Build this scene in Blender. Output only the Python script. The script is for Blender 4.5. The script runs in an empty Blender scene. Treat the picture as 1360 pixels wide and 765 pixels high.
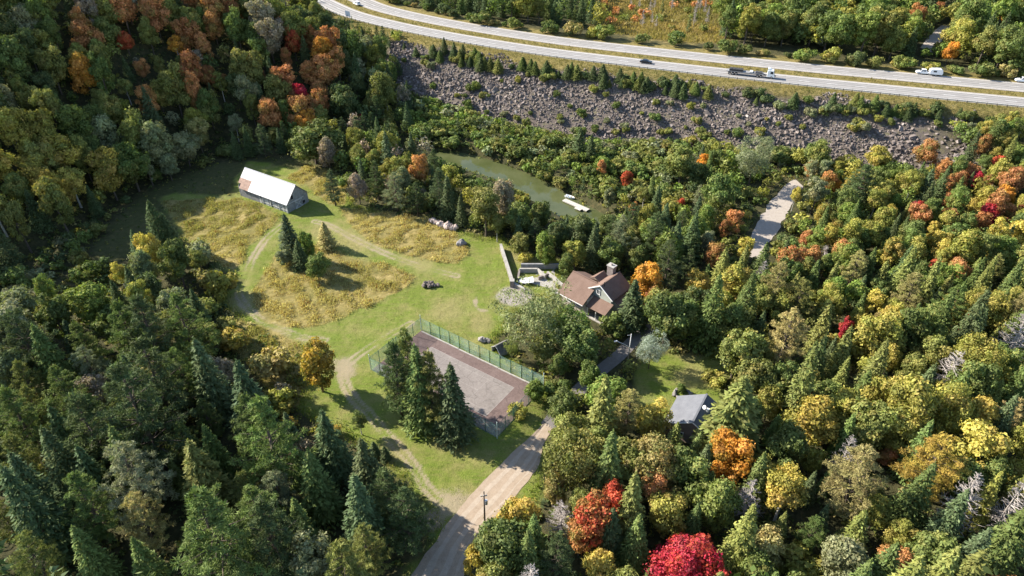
import bpy, math, random
import numpy as np
R = math.radians
rng = np.random.default_rng(11)
random.seed(11)
sc = bpy.context.scene
C = sc.collection

# ------------------------------------------------------------------ camera
CAM_H, PITCH, FPX = 100.0, R(36.0), 907.0            # drone height, downward pitch, focal length in photo pixels (1360 wide)
cam_d = bpy.data.cameras.new('camera')
cam_d.sensor_width = 36.0
cam_d.lens = 36.0 * FPX / 1360.0
cam_d.clip_start = 1.0
cam_d.clip_end = 4000.0
cam = bpy.data.objects.new('camera', cam_d)
cam.location = (0, 0, CAM_H)
cam.rotation_euler = (math.pi / 2 - PITCH, 0, 0)
C.objects.link(cam)
sc.camera = cam

# ------------------------------------------------------------------ sky and sun
SUN_EL, SHADOW_DIR = R(32.0), R(-22.0)               # shadows fall to the right and a little towards the camera
sx, sy = -math.cos(SHADOW_DIR), -math.sin(SHADOW_DIR)
world = bpy.data.worlds.new('World')
sc.world = world
world.use_nodes = True
nt = world.node_tree
bg = nt.nodes['Background']
sky = nt.nodes.new('ShaderNodeTexSky')
sky.sky_type = 'NISHITA'
sky.sun_disc = False
sky.sun_elevation = SUN_EL
sky.sun_rotation = math.atan2(sx, sy)
sky.altitude = 300
sky.air_density = 1.0
sky.dust_density = 0.6
nt.links.new(sky.outputs[0], bg.inputs['Color'])
bg.inputs['Strength'].default_value = 0.105
sun_d = bpy.data.lights.new('sun', 'SUN')
sun_d.energy = 5.0
sun_d.angle = R(0.53)
sun_d.color = (1.0, 0.925, 0.81)
sun = bpy.data.objects.new('sun', sun_d)
from mathutils import Vector, Matrix
sdir = Vector((sx * math.cos(SUN_EL), sy * math.cos(SUN_EL), math.sin(SUN_EL)))
sun.rotation_euler = sdir.to_track_quat('Z', 'Y').to_euler()
sun.location = (-200, 80, 200)
C.objects.link(sun)
sc.view_settings.view_transform = 'Standard'
sc.view_settings.look = 'None'
sc.view_settings.exposure = 1.42
sc.view_settings.gamma = 1.0
sc.render.engine = 'CYCLES'
sc.cycles.max_bounces = 5
sc.cycles.diffuse_bounces = 2
sc.cycles.glossy_bounces = 2
sc.cycles.transmission_bounces = 3
sc.cycles.transparent_max_bounces = 8
sc.cycles.caustics_reflective = False
sc.cycles.caustics_refractive = False

# ------------------------------------------------------------------ helpers
def tag(o, label=None, cat=None, group=None, kind=None):
    if label: o['label'] = label
    if cat: o['category'] = cat
    if group: o['group'] = group
    if kind: o['kind'] = kind
    return o

def empty(name, loc=(0, 0, 0), rz=0.0):
    o = bpy.data.objects.new(name, None)
    o.location = loc
    o.rotation_euler = (0, 0, rz)
    o.empty_display_size = 0.5
    C.objects.link(o)
    return o

def link(name, me, parent=None, mat=None):
    if mat is not None:
        ms = mat if isinstance(mat, (list, tuple)) else [mat]
        for m in ms: me.materials.append(m)
    o = bpy.data.objects.new(name, me)
    C.objects.link(o)
    if parent is not None: o.parent = parent
    return o

def mesh_np(name, V, F4=None, F3=None, smooth=False, attrs=None, mat_idx=None):
    """numpy mesh: V (n,3), F4 (m,4), F3 (k,3); attrs {name: (type, per-vertex array)}"""
    me = bpy.data.meshes.new(name)
    V = np.asarray(V, np.float32)
    idx, starts, tot = [], [], 0
    n4 = 0 if F4 is None else len(F4)
    n3 = 0 if F3 is None else len(F3)
    if n4: idx.append(np.asarray(F4, np.int32).ravel()); starts.append(np.arange(n4) * 4)
    if n3: idx.append(np.asarray(F3, np.int32).ravel()); starts.append(n4 * 4 + np.arange(n3) * 3)
    idx = np.concatenate(idx).astype(np.int32); starts = np.concatenate(starts).astype(np.int32)
    me.vertices.add(len(V)); me.vertices.foreach_set('co', V.ravel())
    me.loops.add(len(idx)); me.loops.foreach_set('vertex_index', idx)
    me.polygons.add(n4 + n3); me.polygons.foreach_set('loop_start', starts)
    if mat_idx is not None: me.polygons.foreach_set('material_index', np.asarray(mat_idx, np.int32))
    me.polygons.foreach_set('use_smooth', np.full(n4 + n3, smooth, bool))
    me.update(calc_edges=True)
    for k, (ty, arr) in (attrs or {}).items():
        a = me.attributes.new(k, ty, 'POINT')
        if ty == 'FLOAT': a.data.foreach_set('value', np.asarray(arr, np.float32).ravel())
        else: a.data.foreach_set('color', np.asarray(arr, np.float32).ravel())
    return me

class MB:
    """collects boxes, prisms, tubes into one mesh"""
    def __init__(s): s.v = []; s.f = []
    def add(s, vs, fs):
        b = len(s.v); s.v += [tuple(map(float, p)) for p in vs]; s.f += [tuple(i + b for i in f) for f in fs]; return s
    def box(s, c, d, rz=0.0, taper=1.0):
        hx, hy, hz = d[0] / 2, d[1] / 2, d[2] / 2
        vs = []
        cr, sr = math.cos(rz), math.sin(rz)
        for z in (-1, 1):
            k = taper if z > 0 else 1.0
            for x, y in ((-1, -1), (1, -1), (1, 1), (-1, 1)):
                X, Y = x * hx * k, y * hy * k
                vs.append((c[0] + X * cr - Y * sr, c[1] + X * sr + Y * cr, c[2] + z * hz))
        return s.add(vs, [(0, 3, 2, 1), (4, 5, 6, 7), (0, 1, 5, 4), (1, 2, 6, 5), (2, 3, 7, 6), (3, 0, 4, 7)])
    def hexa(s, b, t):
        """b, t: 4 bottom and 4 top points in the same order"""
        return s.add(list(b) + list(t), [(0, 3, 2, 1), (4, 5, 6, 7), (0, 1, 5, 4), (1, 2, 6, 5), (2, 3, 7, 6), (3, 0, 4, 7)])
    def bar(s, a, b, w, h):
        a, b = Vector(a), Vector(b); d = (b - a).normalized()
        u = d.cross(Vector((0, 0, 1)))
        if u.length < 1e-4: u = Vector((1, 0, 0))
        u.normalize(); w_ = u * (w / 2); n = u.cross(d).normalized() * (h / 2)
        return s.hexa([a - w_ - n, a + w_ - n, b + w_ - n, b - w_ - n], [a - w_ + n, a + w_ + n, b + w_ + n, b - w_ + n])
    def slab(s, quad, th):
        """thick quad (roof sheet): quad corners are the top face, th straight along the normal below it"""
        q = [Vector(p) for p in quad]; n = (q[1] - q[0]).cross(q[2] - q[0]).normalized()
        if n.z < 0: n = -n
        return s.hexa([p - n * th for p in q], q)
    def tube(s, pts, rad, n=6, cap=True):
        pts = [Vector(p) for p in pts]; vs = []
        for i, p in enumerate(pts):
            d = (pts[min(i + 1, len(pts) - 1)] - pts[max(i - 1, 0)]).normalized()
            u = d.cross(Vector((0.13, 0.31, 0.94)))
            if u.length < 1e-3: u = d.cross(Vector((1, 0, 0)))
            u.normalize(); w = d.cross(u)
            for k in range(n):
                a = 2 * math.pi * k / n
                vs.append(p + (u * math.cos(a) + w * math.sin(a)) * rad[i])
        fs = []
        for i in range(len(pts) - 1):
            for k in range(n):
                fs.append((i * n + k, i * n + (k + 1) % n, (i + 1) * n + (k + 1) % n, (i + 1) * n + k))
        if cap: fs += [tuple(range(n - 1, -1, -1)), tuple(range((len(pts) - 1) * n, len(pts) * n))]
        return s.add(vs, fs)
    def mesh(s, name, smooth=False):
        me = bpy.data.meshes.new(name); me.from_pydata(s.v, [], s.f); me.update()
        if smooth: me.polygons.foreach_set('use_smooth', np.full(len(me.polygons), True))
        return me
    def build(s, name, mat, parent=None, smooth=False, bevel=0.0):
        o = link(name, s.mesh(name, smooth), parent, mat)
        if bevel:
            m = o.modifiers.new('bevel', 'BEVEL'); m.width = bevel; m.segments = 2; m.limit_method = 'ANGLE'
        return o

def copy_tree(o, parent=None):
    c = o.copy(); C.objects.link(c); c.parent = parent
    for ch in o.children: copy_tree(ch, c)
    return c

# ------------------------------------------------------------------ materials
def mat_new(name):
    m = bpy.data.materials.new(name); m.use_nodes = True
    t = m.node_tree; b = t.nodes['Principled BSDF']
    return m, t, b
def N(t, ty, **kw):
    n = t.nodes.new(ty)
    for k, v in kw.items(): setattr(n, k, v)
    return n
def noise(t, scale, detail=4, rough=.55, coord='obj', vec=None):
    n = N(t, 'ShaderNodeTexNoise'); n.inputs['Scale'].default_value = scale
    n.inputs['Detail'].default_value = detail; n.inputs['Roughness'].default_value = rough
    if vec is None:
        g = N(t, 'ShaderNodeNewGeometry'); vec = g.outputs['Position']
        if coord == 'obj': vec = N(t, 'ShaderNodeTexCoord').outputs['Object']
    t.links.new(vec, n.inputs['Vector'])
    return n.outputs['Fac']
def ramp(t, fac, stops):
    r = N(t, 'ShaderNodeValToRGB'); e = r.color_ramp.elements
    while len(e) < len(stops): e.new(0.5)
    for i, (p, c) in enumerate(stops): e[i].position = p; e[i].color = (*c, 1)
    t.links.new(fac, r.inputs['Fac']); return r.outputs['Color']
def mix(t, fac, a, b, mode='MIX'):
    m = N(t, 'ShaderNodeMix', data_type='RGBA', blend_type=mode)
    def put(s, v):
        if isinstance(v, bpy.types.NodeSocket): t.links.new(v, s)
        elif isinstance(v, (int, float)): s.default_value = v
        else: s.default_value = (*v, 1)
    put(m.inputs[0], fac); put(m.inputs[6], a); put(m.inputs[7], b)
    return m.outputs[2]
def math_n(t, op, a, b=None, clamp=False):
    m = N(t, 'ShaderNodeMath', operation=op); m.use_clamp = clamp
    for i, v in enumerate((a, b)):
        if v is None: continue
        if isinstance(v, bpy.types.NodeSocket): t.links.new(v, m.inputs[i])
        else: m.inputs[i].default_value = v
    return m.outputs[0]
def bump(t, b, h, strength=.3, dist=.1):
    n = N(t, 'ShaderNodeBump'); n.inputs['Strength'].default_value = strength; n.inputs['Distance'].default_value = dist
    t.links.new(h, n.inputs['Height']); t.links.new(n.outputs[0], b.inputs['Normal'])
def simple(name, col, rough=.7, var=.25, scale=1.5, metal=0.0, spec=.3, col2=None):
    """plain paint / wood / stone with blotchy wear"""
    m, t, b = mat_new(name)
    f = noise(t, scale, 5, .6)
    c2 = col2 or tuple(max(0, c * (1 - var)) for c in col)
    c1 = tuple(min(1, c * (1 + var * .5)) for c in col)
    t.links.new(ramp(t, f, [(.3, c2), (.7, c1)]), b.inputs['Base Color'])
    b.inputs['Roughness'].default_value = rough; b.inputs['Metallic'].default_value = metal
    b.inputs['Specular IOR Level'].default_value = spec
    bump(t, b, noise(t, scale * 8, 3), .2, .03)
    return m

def foliage(name, source='object', trans=.29, gloss=.008):
    """leaf material: colour of the tree (object colour or vertex colour) varied by clump and by leaf"""
    m = bpy.data.materials.new(name); m.use_nodes = True; t = m.node_tree
    t.nodes.clear(); out = N(t, 'ShaderNodeOutputMaterial')
    if source == 'object':
        oi = N(t, 'ShaderNodeObjectInfo'); base = oi.outputs['Color']
        at = N(t, 'ShaderNodeAttribute', attribute_name='tint'); v = at.outputs['Fac']
        hsv = N(t, 'ShaderNodeHueSaturation')
        t.links.new(base, hsv.inputs['Color'])
        at2 = N(t, 'ShaderNodeAttribute', attribute_name='shift')
        hv = math_n(t, 'MULTIPLY_ADD', at2.outputs['Fac'], .036); hv.node.inputs[2].default_value = .482
        t.links.new(hv, hsv.inputs['Hue'])
        vv = math_n(t, 'MULTIPLY_ADD', v, .95); vv.node.inputs[2].default_value = .55
        t.links.new(vv, hsv.inputs['Value']); hsv.inputs['Saturation'].default_value = 1.0
        gate = N(t, 'ShaderNodeMapRange'); t.links.new(at2.outputs['Fac'], gate.inputs['Value']); gate.inputs['From Min'].default_value = .56; gate.inputs['From Max'].default_value = .80
        col = mix(t, math_n(t, 'MULTIPLY', gate.outputs[0], oi.outputs['Alpha']), hsv.outputs['Color'], mix(t, 1.0, (.17, .185, .05), vv, 'MULTIPLY'))
        gate2 = N(t, 'ShaderNodeMapRange'); t.links.new(at2.outputs['Fac'], gate2.inputs['Value']); gate2.inputs['From Min'].default_value = .40; gate2.inputs['From Max'].default_value = .18
        col = mix(t, math_n(t, 'MULTIPLY', gate2.outputs[0], oi.outputs['Alpha']), col, mix(t, 1.0, (.36, .26, .08), vv, 'MULTIPLY'))
    else:
        at = N(t, 'ShaderNodeAttribute', attribute_name='Col'); col = at.outputs['Color']
    d = N(t, 'ShaderNodeBsdfDiffuse'); tr = N(t, 'ShaderNodeBsdfTranslucent'); g = N(t, 'ShaderNodeBsdfGlossy')
    g.inputs['Roughness'].default_value = .6; g.inputs['Color'].default_value = (.9, .95, 1, 1)
    t.links.new(col, d.inputs['Color'])
    t.links.new(mix(t, 1.0, col, (1.05, 1.15, .6), 'MULTIPLY'), tr.inputs['Color'])
    m1 = N(t, 'ShaderNodeMixShader'); m1.inputs[0].default_value = trans
    t.links.new(d.outputs[0], m1.inputs[1]); t.links.new(tr.outputs[0], m1.inputs[2])
    m2 = N(t, 'ShaderNodeMixShader'); m2.inputs[0].default_value = gloss
    t.links.new(m1.outputs[0], m2.inputs[1]); t.links.new(g.outputs[0], m2.inputs[2])
    t.links.new(m2.outputs[0], out.inputs[0])
    return m

M = {}
M['leaf'] = foliage('leaf')
M['needle'] = foliage('needle', trans=.22, gloss=.008)
M['mass'] = foliage('leaf_mass', 'vertex')
M['straw'] = foliage('straw', 'vertex', trans=.35, gloss=.0)
M['bark'] = simple('bark', (.11, .085, .065), .9, .5, 3)
M['palebark'] = simple('pale_bark', (.42, .40, .36), .8, .4, 3)
M['deadwood'] = simple('dead_wood', (.36, .32, .29), .9, .35, 3)

# ------------------------------------------------------------------ terrain
def ray(px, py):
    x = (px - 680.0) / FPX; y = (py - 382.5) / FPX
    return np.array([x, math.cos(PITCH) - y * math.sin(PITCH), -math.sin(PITCH) - y * math.cos(PITCH)])
def flat(px, py, z=0.0):
    d = ray(px, py); t = (CAM_H - z) / -d[2]; return (d[0] * t, d[1] * t)
def project(P):
    P = np.atleast_2d(np.asarray(P, float)); q = P - np.array([0, 0, CAM_H])
    dep = q[:, 1] * math.cos(PITCH) - q[:, 2] * math.sin(PITCH)
    up = q[:, 1] * math.sin(PITCH) + q[:, 2] * math.cos(PITCH)
    return 680 + FPX * q[:, 0] / dep, 382.5 - FPX * up / dep, dep

def catmull(P, n=14):
    P = np.asarray(P, float); P = np.vstack([2 * P[0] - P[1], P, 2 * P[-1] - P[-2]]); out = []
    for i in range(1, len(P) - 2):
        a, b, c, d = P[i - 1:i + 3]
        for t in np.linspace(0, 1, n, endpoint=False):
            out.append(.5 * (2 * b + (c - a) * t + (2 * a - 5 * b + 4 * c - d) * t * t + (3 * b - a - 3 * c + d) * t ** 3))
    out.append(P[-2]); return np.array(out)

def pl_dist(X, Y, L, closed=False):
    """distance to polyline and signed side (+ on the left of its direction)"""
    L = np.asarray(L, float)
    if closed: L = np.vstack([L, L[:1]])
    best = np.full(X.shape, 1e9); side = np.zeros(X.shape); along = np.zeros(X.shape); acc = 0.0
    for a, b in zip(L[:-1], L[1:]):
        d = b - a; ln2 = float(d @ d)
        if ln2 < 1e-9: continue
        ln = math.sqrt(ln2)
        t = np.clip(((X - a[0]) * d[0] + (Y - a[1]) * d[1]) / ln2, 0, 1)
        ex, ey = X - a[0] - t * d[0], Y - a[1] - t * d[1]; r = np.hypot(ex, ey)
        k = r < best
        best = np.where(k, r, best); side = np.where(k, np.sign(d[0] * ey - d[1] * ex), side); along = np.where(k, acc + t * ln, along)
        acc += ln
    return best, side, along
def inside(X, Y, poly):
    poly = np.asarray(poly, float); c = np.zeros(X.shape, bool); n = len(poly)
    for i in range(n):
        x1, y1 = poly[i]; x2, y2 = poly[(i + 1) % n]
        if y1 == y2: continue
        k = (y1 > Y) != (y2 > Y)
        c ^= k & (X < (x2 - x1) * (Y - y1) / (y2 - y1) + x1)
    return c
def sd_poly(X, Y, poly):
    d, _, _ = pl_dist(X, Y, poly, True); return np.where(inside(X, Y, poly), d, -d)
def sstep(a, b, x):
    t = np.clip((x - a) / (b - a), 0, 1); return t * t * (3 - 2 * t)
_ph = np.random.default_rng(5).uniform(0, 6.28, (40, 3))
def wob(X, Y, scale, seed=0, octv=3):
    """cheap smooth noise in about -1..1"""
    o = np.zeros(np.shape(X)); amp = 1.0; tot = 0
    for k in range(octv):
        for j in range(3):
            p = _ph[(seed * 7 + k * 3 + j) % 40]; a = p[0]
            o = o + amp * np.sin((np.cos(a) * X + np.sin(a) * Y) / scale * (1 + .3 * j) + p[1] + 1.7 * np.sin((np.cos(a + 2.1) * X + np.sin(a + 2.1) * Y) / scale * .8 + p[2]))
        tot += 3 * amp * .6; amp *= .5; scale *= .47
    return o / tot

HWZ = 15.0                                            # the motorway runs on an embankment
HW = catmull([(-215, 520), flat(372, -20, HWZ), flat(424, 8, HWZ), flat(468, 25.5, HWZ), flat(560, 47, HWZ), flat(700, 71, HWZ), flat(850, 90, HWZ), flat(1069, 114.5, HWZ), flat(1360, 143, HWZ), (205, 208), (300, 176), (420, 135)], 8)
FOOT = np.array([(-330, 60), (-215, 92), (-150, 118), (-128, 142), (-119, 168), (-113, 196), (-98, 219), (-66, 229), (-47, 246), (-46, 272), (-62, 300), (-84, 330), (-125, 380), (-200, 480), (-330, 620)], float)
RIV = catmull([flat(540, 205, -2.5), flat(577, 210, -2.5), flat(608, 213, -2.5), flat(646, 224, -2.5), flat(690, 241, -2.5), flat(722, 258, -2.5), flat(751, 275, -2.5), flat(782, 292, -2.5), flat(800, 304, -2.5)], 6)
RIV_W = 4.5
def terrain(X, Y):
    X = np.asarray(X, float); Y = np.asarray(Y, float)
    d, s, _ = pl_dist(X, Y, HW); d = d * s                 # + beyond the near edge of the motorway
    base = .35 * wob(X, Y, 40, 1) + sstep(120, 260, X) * 5 * sstep(60, 190, Y)
    flatm = sstep(70, 20, np.hypot(X + 20, (Y - 130) * .8))
    base = base * (1 - flatm * .85)
    emb = HWZ * sstep(-33, -5.5, d) * 1.0
    emb = np.where(d < -5.5, HWZ * (1 - np.clip((-5.5 - d) / 28.0, 0, 1) ** 1.0), HWZ)
    emb = emb + np.where(d < -5.5, .5 * wob(X, Y, 9, 3) * sstep(-36, -24, d) * sstep(-3, -10, d), 0)
    emb = np.where((d > 10.5) & (d < 16.5), HWZ - .35 * np.sin((d - 10.5) / 6 * math.pi), emb)
    far = HWZ - 1.5 * sstep(29.5, 60, d) + 9 * sstep(120, 330, d) + 6 * sstep(150, 330, X) * sstep(40, 110, d)
    z = np.where(d > 29.5, far, np.maximum(base, emb) if False else np.where(emb > 0.01, np.maximum(emb, base * 0 + emb), base))
    z = np.where((d < -5.5) & (d > -36), emb + base * sstep(-24, -36, d) * 1.0, z)
    z = np.where(d <= -36, base, z)
    fd, fs, _ = pl_dist(X, Y, FOOT); hd = np.where(fs > 0, fd, 0)
    hill = .62 * np.clip(hd - 2, 0, 70) + .18 * np.clip(hd - 72, 0, 200); hill = hill * sstep(0, 16, hd) * (1 + .10 * wob(X, Y, 28, 4))
    z = np.maximum(z, hill + np.where(hill > 0, base, -99))
    rd, _, _ = pl_dist(X, Y, RIV)
    cut = sstep(RIV_W + 5.0, RIV_W - 1.0, rd)
    return z * (1 - cut) + (-4.0) * cut
def gz(x, y): return float(terrain(np.array([x]), np.array([y]))[0])
def at(px, py, hgt=0.0):
    """ground point whose point at height hgt above it shows at this photo position"""
    d = ray(px, py); t = np.arange(70, 720, .5)
    X, Y, Z = d[0] * t, d[1] * t, CAM_H + d[2] * t
    k = np.nonzero(Z < terrain(X, Y) + hgt)[0]
    i = k[0] if len(k) else len(t) - 1
    return float(X[i]), float(Y[i])
def pxpoly(pts, z=0.0): return np.array([flat(x, y, z) for x, y in pts])
def c3(pts): return [(200 + x / 2.941, 180 + y / 2.941) for x, y in pts]

CLEAR = pxpoly([(178, 266), (228, 238), (300, 214), (345, 212), (400, 208), (425, 225), (445, 243), (470, 272), (530, 287), (575, 290), (612, 306), (640, 316), (668, 316), (690, 335), (742, 345), (748, 372), (735, 392), (700, 402), (672, 432), (660, 452), (672, 470), (712, 500), (728, 515), (728, 560), (722, 590), (722, 640), (705, 680), (664, 690), (640, 716), (600, 768), (540, 768), (575, 705), (562, 668), (535, 640), (505, 612), (472, 592), (448, 572), (415, 560), (396, 545), (400, 525), (412, 500), (398, 470), (370, 445), (330, 430), (305, 418), (290, 396), (318, 372), (262, 330), (232, 305), (205, 330), (160, 345), (128, 352), (120, 335), (150, 300)])
HAY = [pxpoly(c3([(430, 560), (405, 600), (398, 680), (440, 725), (520, 748), (590, 752), (660, 740), (730, 715), (890, 650), (1000, 590), (1037, 550), (940, 512), (820, 488), (720, 452), (640, 425), (560, 420), (490, 470)])),
       pxpoly(c3([(735, 280), (790, 360), (880, 425), (1000, 465), (1100, 492), (1195, 503), (1243, 452), (1190, 380), (1090, 325), (960, 300), (860, 300), (780, 285)])),
       pxpoly(c3([(40, 255), (100, 330), (160, 430), (240, 480), (325, 535), (350, 505), (385, 430), (450, 378), (505, 322), (430, 272), (330, 245), (180, 250)])),
       pxpoly(c3([(530, 168), (600, 120), (700, 130), (770, 200), (760, 275), (700, 262), (640, 225), (600, 190)])),
       pxpoly([(300, 425), (345, 430), (395, 455), (412, 480), (408, 510), (392, 540), (360, 520), (330, 480), (290, 450)])]
SHADE_FIELD = pxpoly([(140, 275), (215, 226), (330, 200), (420, 203), (445, 232), (418, 232), (385, 222), (330, 212), (312, 240), (310, 262), (232, 256), (216, 262), (225, 285), (236, 306), (205, 338), (160, 350), (128, 357), (112, 338), (140, 302)])  # rough field in the hill's shadow; its ground is coloured darker as painted shade
TRACK = [catmull(pxpoly(c3([(640, 335), (700, 352), (800, 405), (950, 475), (1080, 518), (1195, 548)])), 6),
         catmull(pxpoly(c3([(520, 345), (455, 400), (400, 480), (372, 560), (345, 620), (395, 690), (470, 742), (600, 790), (680, 800)])), 6),
         catmull(pxpoly([(545, 430), (517, 446), (478, 470), (457, 490), (458, 508), (470, 530), (491, 551), (517, 582), (545, 613), (567, 648), (600, 676)]), 6),
         catmull(pxpoly([(632, 395), (634, 410), (650, 414), (668, 420)]), 5)]
TRACK_W = [1.5, 1.4, 1.6, .3]
COURT = pxpoly([(562, 441), (723, 517), (657, 580), (492, 489)])
# make the court a true rectangle
_c = COURT.mean(0); _u = (COURT[1] - COURT[0]) + (COURT[2] - COURT[3]); _u /= np.linalg.norm(_u); _v = np.array([-_u[1], _u[0]])
CL = (np.linalg.norm(COURT[1] - COURT[0]) + np.linalg.norm(COURT[2] - COURT[3])) / 2; CW = (np.linalg.norm(COURT[3] - COURT[0]) + np.linalg.norm(COURT[2] - COURT[1])) / 2
CANG = math.atan2(_u[1], _u[0])
def court_pt(a, b): return _c + _u * a + _v * b         # a along, b across (+ away from camera)
COURT = np.array([court_pt(-CL / 2, CW / 2), court_pt(CL / 2, CW / 2), court_pt(CL / 2, -CW / 2), court_pt(-CL / 2, -CW / 2)])
YARD = pxpoly([(855, 478), (890, 468), (940, 472), (970, 482), (962, 505), (958, 540), (905, 570), (850, 570), (838, 540), (842, 505)])
VERGE_PATCH = pxpoly([(716, 622), (720, 640), (716, 684), (664, 690), (690, 655)])
RIDGE_LOT = None
WETLAND = np.array([flat(800, 42, 14), flat(785, 18, 14), flat(815, -25, 14), flat(930, -20, 14), flat(952, 18, 14), flat(962, 58, 14), flat(900, 60, 14), flat(850, 52, 14)])
ROAD_A_L = pxpoly([(520, 800), (545, 765), (575, 722), (609, 676), (637, 645), (660, 622), (682, 599), (708, 577), (722, 560)])
ROAD_A_R = pxpoly([(600, 800), (616, 765), (628, 728), (642, 703), (670, 676), (693, 648), (714, 621), (722, 592), (733, 568)])
ROAD_B_L = pxpoly([(985, 338), (995, 318), (1011, 285), (1023, 268), (1038, 251), (1055, 238)])
ROAD_B_R = pxpoly([(1006, 346), (1016, 330), (1034, 305), (1044, 284), (1055, 266), (1066, 248)])

# ground sheet: dense where the meadow lies, coarse towards the horizon
def axis(segs):
    out = []
    for a, b, st in segs: out.append(np.arange(a, b, st))
    out.append([segs[-1][1]]); return np.concatenate(out)
gx = axis([(-1500, -600, 100), (-600, -330, 15), (-330, -125, 4), (-125, -90, 1.2), (-90, 45, .55), (45, 200, 2.0), (200, 400, 5), (400, 600, 15), (600, 1500, 100)])
gy = axis([(-200, 30, 25), (30, 60, 3), (60, 225, .6), (225, 330, 1.5), (330, 480, 5), (480, 700, 20), (700, 1900, 120)])
GX, GY = np.meshgrid(gx, gy)
fx, fy = GX.ravel(), GY.ravel()
GZ = terrain(fx, fy)
def soft(poly, w=.5, amp=.7, seed=0): return sstep(-w, w, sd_poly(fx, fy, poly) + amp * wob(fx, fy, 2.2, seed))
near = (fx > -140) & (fx < 80) & (fy < 240)
clear = soft(CLEAR, 1.2, 1.2, 1); clear = np.maximum(clear, soft(YARD, .8, .8, 2)); clear = np.maximum(clear, soft(VERGE_PATCH, .4, .3, 2))
painted_shade = soft(SHADE_FIELD, 1.0, .8, 5); clear = clear * (1 - painted_shade * .85)  # hill shade put into the colour: dark floor tone replaces most grass
hay = np.zeros(len(fx))
for i, p in enumerate(HAY): hay = np.maximum(hay, soft(p, .35, .45, 3 + i))
dirt = np.zeros(len(fx))
for L, w in zip(TRACK, TRACK_W):
    d, _, _ = pl_dist(fx, fy, L); q = sstep(w + .8, w - .7, d + .5 * wob(fx, fy, 1.6, 6))
    rut = np.clip(.25 + .75 * np.exp(-((d - .75) / .38) ** 2), 0, 1) if w > 1 else 1.0
    dirt = np.maximum(dirt, q * rut * np.clip(.62 + .55 * wob(fx, fy, 7, 13), .25, 1))
for (px, py, r) in ((456, 488, 3.0), (602, 668, 2.8), (572, 690, 2.2)):
    c = flat(px, py); dirt = np.maximum(dirt, .75 * sstep(r + 1.6, r - 1.6, np.hypot(fx - c[0], fy - c[1]) + 1.0 * wob(fx, fy, 2, 7)))
gp = flat(684, 393); dirt_pad = sstep(.8, -.2, np.hypot((fx - gp[0]) / 1.15, fy - gp[1]) - 3.6 + .3 * wob(fx, fy, 1.2, 8))
dry = np.zeros(len(fx))
for (px, py, r) in ((598, 412, 6), (560, 352, 5), (480, 320, 8), (430, 305, 6), (640, 430, 3.5), (545, 470, 4), (520, 600, 4), (600, 585, 4), (470, 350, 4), (925, 500, 5), (915, 470, 3), (320, 400, 5), (360, 445, 4), (700, 340, 7), (670, 640, 2.2)):
    c = flat(px, py); dry = np.maximum(dry, sstep(r * 1.25, r * .3, np.hypot(fx - c[0], fy - c[1]) + 1.3 * wob(fx, fy, 2.5, 9)))
hd_, hs_, _ = pl_dist(fx, fy, HW); hd_ = hd_ * hs_
verge = sstep(-10, -6.5, hd_ + 2.2 * wob(fx, fy, 7, 2)) * sstep(36, 31, hd_)
rock = sstep(-40, -34, hd_ + 2.5 * wob(fx, fy, 8, 3)) * (1 - sstep(-10, -6.5, hd_ + 2.2 * wob(fx, fy, 7, 2))) * sstep(-58, -48, fx) * sstep(152, 132, fx)
wet = soft(WETLAND, 4, 4, 4)
m1 = np.stack([clear, hay, np.maximum(dirt, 0), dry], 1)
m2 = np.stack([verge, rock, wet, dirt_pad], 1)
nx, ny = len(gx), len(gy)
ii = np.arange(nx * ny).reshape(ny, nx)
F = np.stack([ii[:-1, :-1].ravel(), ii[:-1, 1:].ravel(), ii[1:, 1:].ravel(), ii[1:, :-1].ravel()], 1)
lump = (.10 * wob(fx, fy, 1.1, 11, 2) * (clear * (1 - dirt) * .35 + hay * .9) + .07 * wob(fx, fy, 6, 12)) * near
lump = lump * (1 - sstep(1.5, .2, -sd_poly(fx, fy, COURT))) * (1 - dirt_pad)
def on_road(X, Y):
    return np.maximum(sd_poly(X, Y, np.vstack([ROAD_A_L, ROAD_A_R[::-1]])), sd_poly(X, Y, np.vstack([ROAD_B_L, ROAD_B_R[::-1]])))
lump = lump * (1 - sstep(-1.5, -.2, on_road(fx, fy)))
me = mesh_np('ground', np.stack([fx, fy, GZ + lump], 1), F, smooth=True, attrs={'m1': ('FLOAT_COLOR', m1), 'm2': ('FLOAT_COLOR', m2)})

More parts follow.
